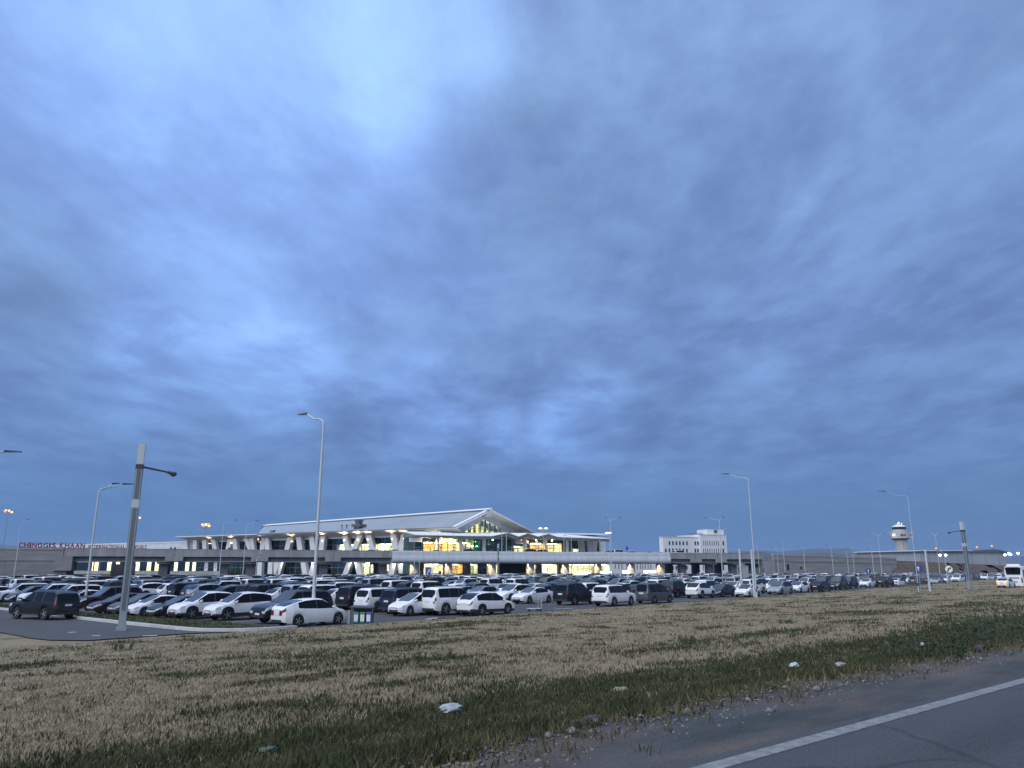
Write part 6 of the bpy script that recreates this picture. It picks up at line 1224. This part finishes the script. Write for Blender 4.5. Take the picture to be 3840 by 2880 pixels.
# ================================================================== PEOPLE
def person_mesh(top, legs, walk):
    me = bpy.data.meshes.new('person'); s = walk
    vs = [(0, 0, .95), (0, 0, 1.18), (0, 0, 1.40), (0, 0, 1.50), (.01, 0, 1.60), (.02, 0, 1.70), (0, .20, 1.40), (-s * .12, .27, 1.13), (s * .05, .27, .88), (0, -.20, 1.40), (s * .12, -.27, 1.13), (s * .30, -.25, .92), (s * .0, .10, .90), (s * .22, .11, .50), (s * .16, .11, .08), (s * .28, .12, .03), (0, -.10, .90), (-s * .12, -.11, .50), (-s * .3, -.11, .10), (-s * .18, -.12, .03)]
    es = [(0, 1), (1, 2), (2, 3), (3, 4), (4, 5), (2, 6), (6, 7), (7, 8), (2, 9), (9, 10), (10, 11), (0, 12), (12, 13), (13, 14), (14, 15), (0, 16), (16, 17), (17, 18), (18, 19)]
    rr = [.15, .14, .15, .06, .085, .09, .07, .05, .04, .07, .05, .04, .095, .065, .045, .04, .095, .065, .045, .04]
    me.from_pydata(vs, es, []); o = bpy.data.objects.new('tmp', me); COL.objects.link(o); md = o.modifiers.new('s', 'SKIN')
    for i, q in enumerate(me.skin_vertices[0].data): q.radius = (rr[i], rr[i]); q.use_root = i == 0
    o.modifiers.new('d', 'SUBSURF').levels = 1
    dg = bpy.context.evaluated_depsgraph_get(); m2 = bpy.data.meshes.new_from_object(o.evaluated_get(dg)); bpy.data.objects.remove(o); m2.name = 'person'
    m2.materials.clear()
    for m in (top, legs, M['skin'], M['black']): m2.materials.append(m)
    for p in m2.polygons: z = p.center.z; p.material_index = 1 if z < .93 and abs(p.center.y) < .2 else (2 if 1.48 < z < 1.68 or (z < 1.0 and abs(p.center.y) > .2) else (3 if z >= 1.68 else 0)); p.use_smooth = True
    return m2
cl = {k: mat('cloth_' + k, c, .85) for k, c in (('dark', (.015, .016, .02)), ('white', (.65, .65, .65)), ('navy', (.02, .03, .08)), ('brown', (.12, .07, .05)), ('blue', (.05, .10, .30)))}
def person(loc, h, top, legs, label, walk=.4, group='people by the terminal'):
    o = inst('person', person_mesh(cl[top], cl[legs], walk), None, loc, math.pi / 2 - h); tag(o, label, 'person', group)
for px, b_, top, legs, h, lab in ((640, 1.0, 'dark', 'dark', 200, 'person in dark clothing at the left viaduct parapet, left of a pair'), (655, 1.0, 'dark', 'navy', 150, 'person in dark clothing at the left viaduct parapet, right of a pair'), (670, 2.0, 'white', 'dark', 90, 'person in white top on the left viaduct beside the dark pair'), (703, 2.2, 'white', 'navy', 90, 'person in white top walking on the left viaduct under the roof tip'), (757, 2.0, 'dark', 'dark', 270, 'person in dark clothing at the foot of the first white column'), (800, 2.0, 'white', 'dark', 270, 'person in white top between the first white columns'), (858, 1.2, 'dark', 'dark', 180, 'person in dark clothing leaning by the slanted column, left of a pair'), (869, 1.3, 'brown', 'dark', 200, 'person in brown top leaning by the slanted column, right of a pair')):
    person(via(via_a(px, b_, 7.5), b_, 6.9), R(h), top, legs, lab)
for px, b_, top, legs, h, lab in ((1822, -6, 'blue', 'dark', 90, 'person in blue top below the viaduct by the dark glass'), (2000, -7, 'white', 'dark', 200, 'person in white top below the viaduct near the arrivals doors'), (2066, 8, 'dark', 'dark', 90, 'person in dark clothing before the bright arrivals doors, left of a pair'), (2071, 9, 'brown', 'dark', 270, 'person in brown top before the bright arrivals doors, right of a pair'), (2143, 8, 'dark', 'navy', 180, 'person in dark clothing standing right of the arrivals doors'), (1388, 10, 'dark', 'dark', 90, 'person in dark clothing before the lit lower hall')):
    person(via(via_a(px, b_, 1), b_, 0), R(h), top, legs, lab)

# ================================================================== GRASS
def blades(pos, K, hmin, hmax, wd, spread, lean, seed):
    r_ = np.random.RandomState(seed); n = len(pos); P_ = np.repeat(pos, K, 0); m = n * K
    a_ = r_.uniform(0, 2 * np.pi, m); rad = r_.uniform(0, 1, m) ** .7 * np.repeat(spread, K); P_ = P_ + np.stack([np.cos(a_) * rad, np.sin(a_) * rad, np.zeros(m)], 1)
    hh = r_.uniform(hmin, hmax, m) * np.repeat(r_.uniform(.6, 1.3, n), K); la = r_.uniform(0, 2 * np.pi, m); ll = r_.uniform(.1, 1, m) * lean * hh; wa_ = r_.uniform(0, np.pi, m); w_ = np.repeat(wd, K) * r_.uniform(.6, 1.3, m)
    wx = np.stack([np.cos(wa_) * w_, np.sin(wa_) * w_, np.zeros(m)], 1); P_[:, 2] -= .015
    tip = P_ + np.stack([np.cos(la) * ll, np.sin(la) * ll, hh], 1); mid_ = P_ + np.stack([np.cos(la) * ll * .35, np.sin(la) * ll * .35, hh * .6], 1)
    v = np.stack([P_ - wx, P_ + wx, mid_ + wx * .75, mid_ - wx * .75, tip], 1).reshape(-1, 3); b_ = np.arange(m) * 5
    f = np.concatenate([np.stack([b_, b_ + 1, b_ + 2], 1), np.stack([b_, b_ + 2, b_ + 3], 1), np.stack([b_ + 3, b_ + 2, b_ + 4], 1)])
    return v, f
def scatter(n, seed):
    r_ = np.random.RandomState(seed); d = 4.6 * np.exp(r_.uniform(0, 1, n) * math.log(230 / 4.6)); az = np.radians(r_.uniform(-38, 38, n)); X = d * np.sin(az); Y = d * np.cos(az)
    u = X * math.sin(B46) + Y * math.cos(B46); v = -X * math.cos(B46) + Y * math.sin(B46); ok = (v > verge_v(u) - .1) & (v < v_edge(u) - .1 + np.where(u < 16, -.3, 0))
    u, v, X, Y, d = (q[ok] for q in (u, v, X, Y, d)); return u, v, X, Y, terr_z(u, v), d
u, v, X, Y, Z, d = scatter(210000, 5); gr_ = green(u, v); r_ = np.random.RandomState(8)
def grassmat(name, c1, c2, c3):
    m = bpy.data.materials.new(name); m.use_nodes = True; t = m.node_tree; b = t.nodes['Principled BSDF']; b.inputs['Roughness'].default_value = .85; b.inputs['Specular IOR Level'].default_value = .15
    g = N(t, 'ShaderNodeNewGeometry'); n = N(t, 'ShaderNodeTexNoise'); n.inputs['Scale'].default_value = 1.1; n.inputs['Detail'].default_value = 8; n.inputs['Roughness'].default_value = .75; t.links.new(g.outputs['Position'], n.inputs['Vector'])
    r = ramp(t, [(.3, c1), (.5, c2), (.7, c3)]); t.links.new(n.outputs[0], r.inputs[0]); t.links.new(r.outputs[0], b.inputs['Base Color']); return m
drym = grassmat('dry_blades', (.17, .142, .094), (.292, .246, .166), (.41, .355, .247)); grm = grassmat('green_blades', (.028, .038, .018), (.055, .064, .030), (.125, .115, .058))
sel = (r_.uniform(0, 1, len(u)) > gr_ ** 1.3 * .85) & (v > 5.8); pos = np.stack([X, Y, Z], 1)
vv_, ff_ = blades(pos[sel], 5, .025, .075, .0035 + .00035 * d[sel], .05 + .004 * d[sel], .9, 1); me = np_mesh('dry_grass', vv_, ff_, 3); me.materials.append(drym); o = inst('dry_grass', me); tag(o, 'bleached dry steppe grass covering the roadside field', None, None, 'stuff')
sel = (r_.uniform(0, 1, len(u)) < gr_ ** 1.2 * .74 + .03) | ((v < 6.6) & (r_.uniform(0, 1, len(u)) < .7))
tall = np.clip(np.exp(-((v[sel] - 8.6) / 1.6) ** 2) * 1.1 + .25, .25, 1.2)
vv_, ff_ = blades(pos[sel], 6, .03, .125, .0045 + .00045 * d[sel], .06 + .006 * d[sel], .7, 2)
me = np_mesh('green_weeds', vv_, ff_, 3); me.materials.append(grm); o = inst('green_weeds', me); tag(o, 'patchy dark green weeds and verge grass', None, None, 'stuff')
print('grass', len(drym.name), len(vv_))
r_ = np.random.RandomState(17); n = 9000; gu_ = -8 + 60 * r_.uniform(0, 1, n) ** 1.8; gv_ = verge_v(gu_) + r_.normal(-.25, .45, n); ok = (gv_ > 3.4); gu_, gv_ = gu_[ok], gv_[ok]; n = len(gu_)
X = gu_ * math.sin(B46) - gv_ * math.cos(B46); Y = gu_ * math.cos(B46) + gv_ * math.sin(B46); Zg = np.where(gv_ < verge_v(gu_), 1.962, terr_z(gu_, gv_)); sz = r_.uniform(.006, .026, n) * (1 + (r_.uniform(0, 1, n) > .97) * 1.6)
oct_ = np.array([(1, 0, 0), (0, 1, 0), (-1, 0, 0), (0, -1, 0), (0, 0, .7), (0, 0, -.5)]); of = np.array([(0, 1, 4), (1, 2, 4), (2, 3, 4), (3, 0, 4), (1, 0, 5), (2, 1, 5), (3, 2, 5), (0, 3, 5)])
V = (oct_[None] * (1 + r_.uniform(-.35, .35, (n, 6, 3)))) * sz[:, None, None] + np.stack([X, Y, Zg + sz * .2], 1)[:, None]; Fq = (of[None] + (np.arange(n) * 6)[:, None, None]).reshape(-1, 3)
me = np_mesh('gravel', V.reshape(-1, 3), Fq, 3); me.materials.append(mat('gravel_stone', (.16, .15, .14), .9, var=.5, vscale=20)); o = inst('gravel', me); tag(o, 'loose gravel along the broken edge of the shoulder', None, None, 'stuff')
k = 2600; su = -6 + 50 * r_.uniform(0, 1, k) ** 1.6; sv_ = verge_v(su) + r_.normal(-.15, .35, k); ok = sv_ > 3.6; su, sv_ = su[ok], sv_[ok]; X = su * math.sin(B46) - sv_ * math.cos(B46); Y = su * math.cos(B46) + sv_ * math.sin(B46); d = np.hypot(X, Y)
vv_, ff_ = blades(np.stack([X, Y, np.where(sv_ < verge_v(su), 1.955, terr_z(su, sv_))], 1), 7, .03, .13, .004 + .0004 * d, .05 + .006 * d, .9, 12); me = np_mesh('verge_tufts', vv_, ff_, 3); me.materials.append(grassmat('verge_blades', (.05, .052, .026), (.11, .098, .05), (.22, .18, .11))); o = inst('verge_tufts', me); tag(o, 'straggling grass creeping over the shoulder edge', None, None, 'stuff')
# lawn blades by the kerb
lp = np.array([(p[0], p[1]) for p in [tuple(q) for q in ko] + inner]); r_ = np.random.RandomState(4); q = np.stack([r_.uniform(lp[:, 0].min(), lp[:, 0].max(), 60000), r_.uniform(lp[:, 1].min(), lp[:, 1].max(), 60000)], 1)
ins = np.zeros(len(q), bool); j = len(lp) - 1
for i in range(len(lp)):
    c_ = ((lp[i, 1] > q[:, 1]) != (lp[j, 1] > q[:, 1])) & (q[:, 0] < (lp[j, 0] - lp[i, 0]) * (q[:, 1] - lp[i, 1]) / (lp[j, 1] - lp[i, 1] + 1e-12) + lp[i, 0]); ins ^= c_; j = i
q = q[ins][:9000]; dd = np.hypot(q[:, 0], q[:, 1]); vv_, ff_ = blades(np.column_stack([q, np.full(len(q), .1)]), 5, .05, .14, .012 + 0 * dd, .2 + 0 * dd, .8, 3); me = np_mesh('lawn_grass', vv_, ff_, 3); me.materials.append(grm); o = inst('lawn_grass', me); tag(o, 'short green grass of the lawn inside the kerb', None, None, 'stuff')

# ================================================================== AIR
hz = bpy.data.materials.new('haze'); hz.use_nodes = True; hn = hz.node_tree; hn.nodes.clear(); ho = N(hn, 'ShaderNodeOutputMaterial'); hv = N(hn, 'ShaderNodeVolumePrincipled')
hv.inputs['Color'].default_value = (.48, .68, .95, 1); hv.inputs['Density'].default_value = HAZE; hv.inputs['Anisotropy'].default_value = .1; hn.links.new(hv.outputs[0], ho.inputs['Volume'])
mb = MB(); mb.box(-9200, 9200, -2700, 9700, -2.0, 190); o = mb.build('haze', hz); o['kind'] = 'stuff'
print('objects', len(bpy.data.objects))
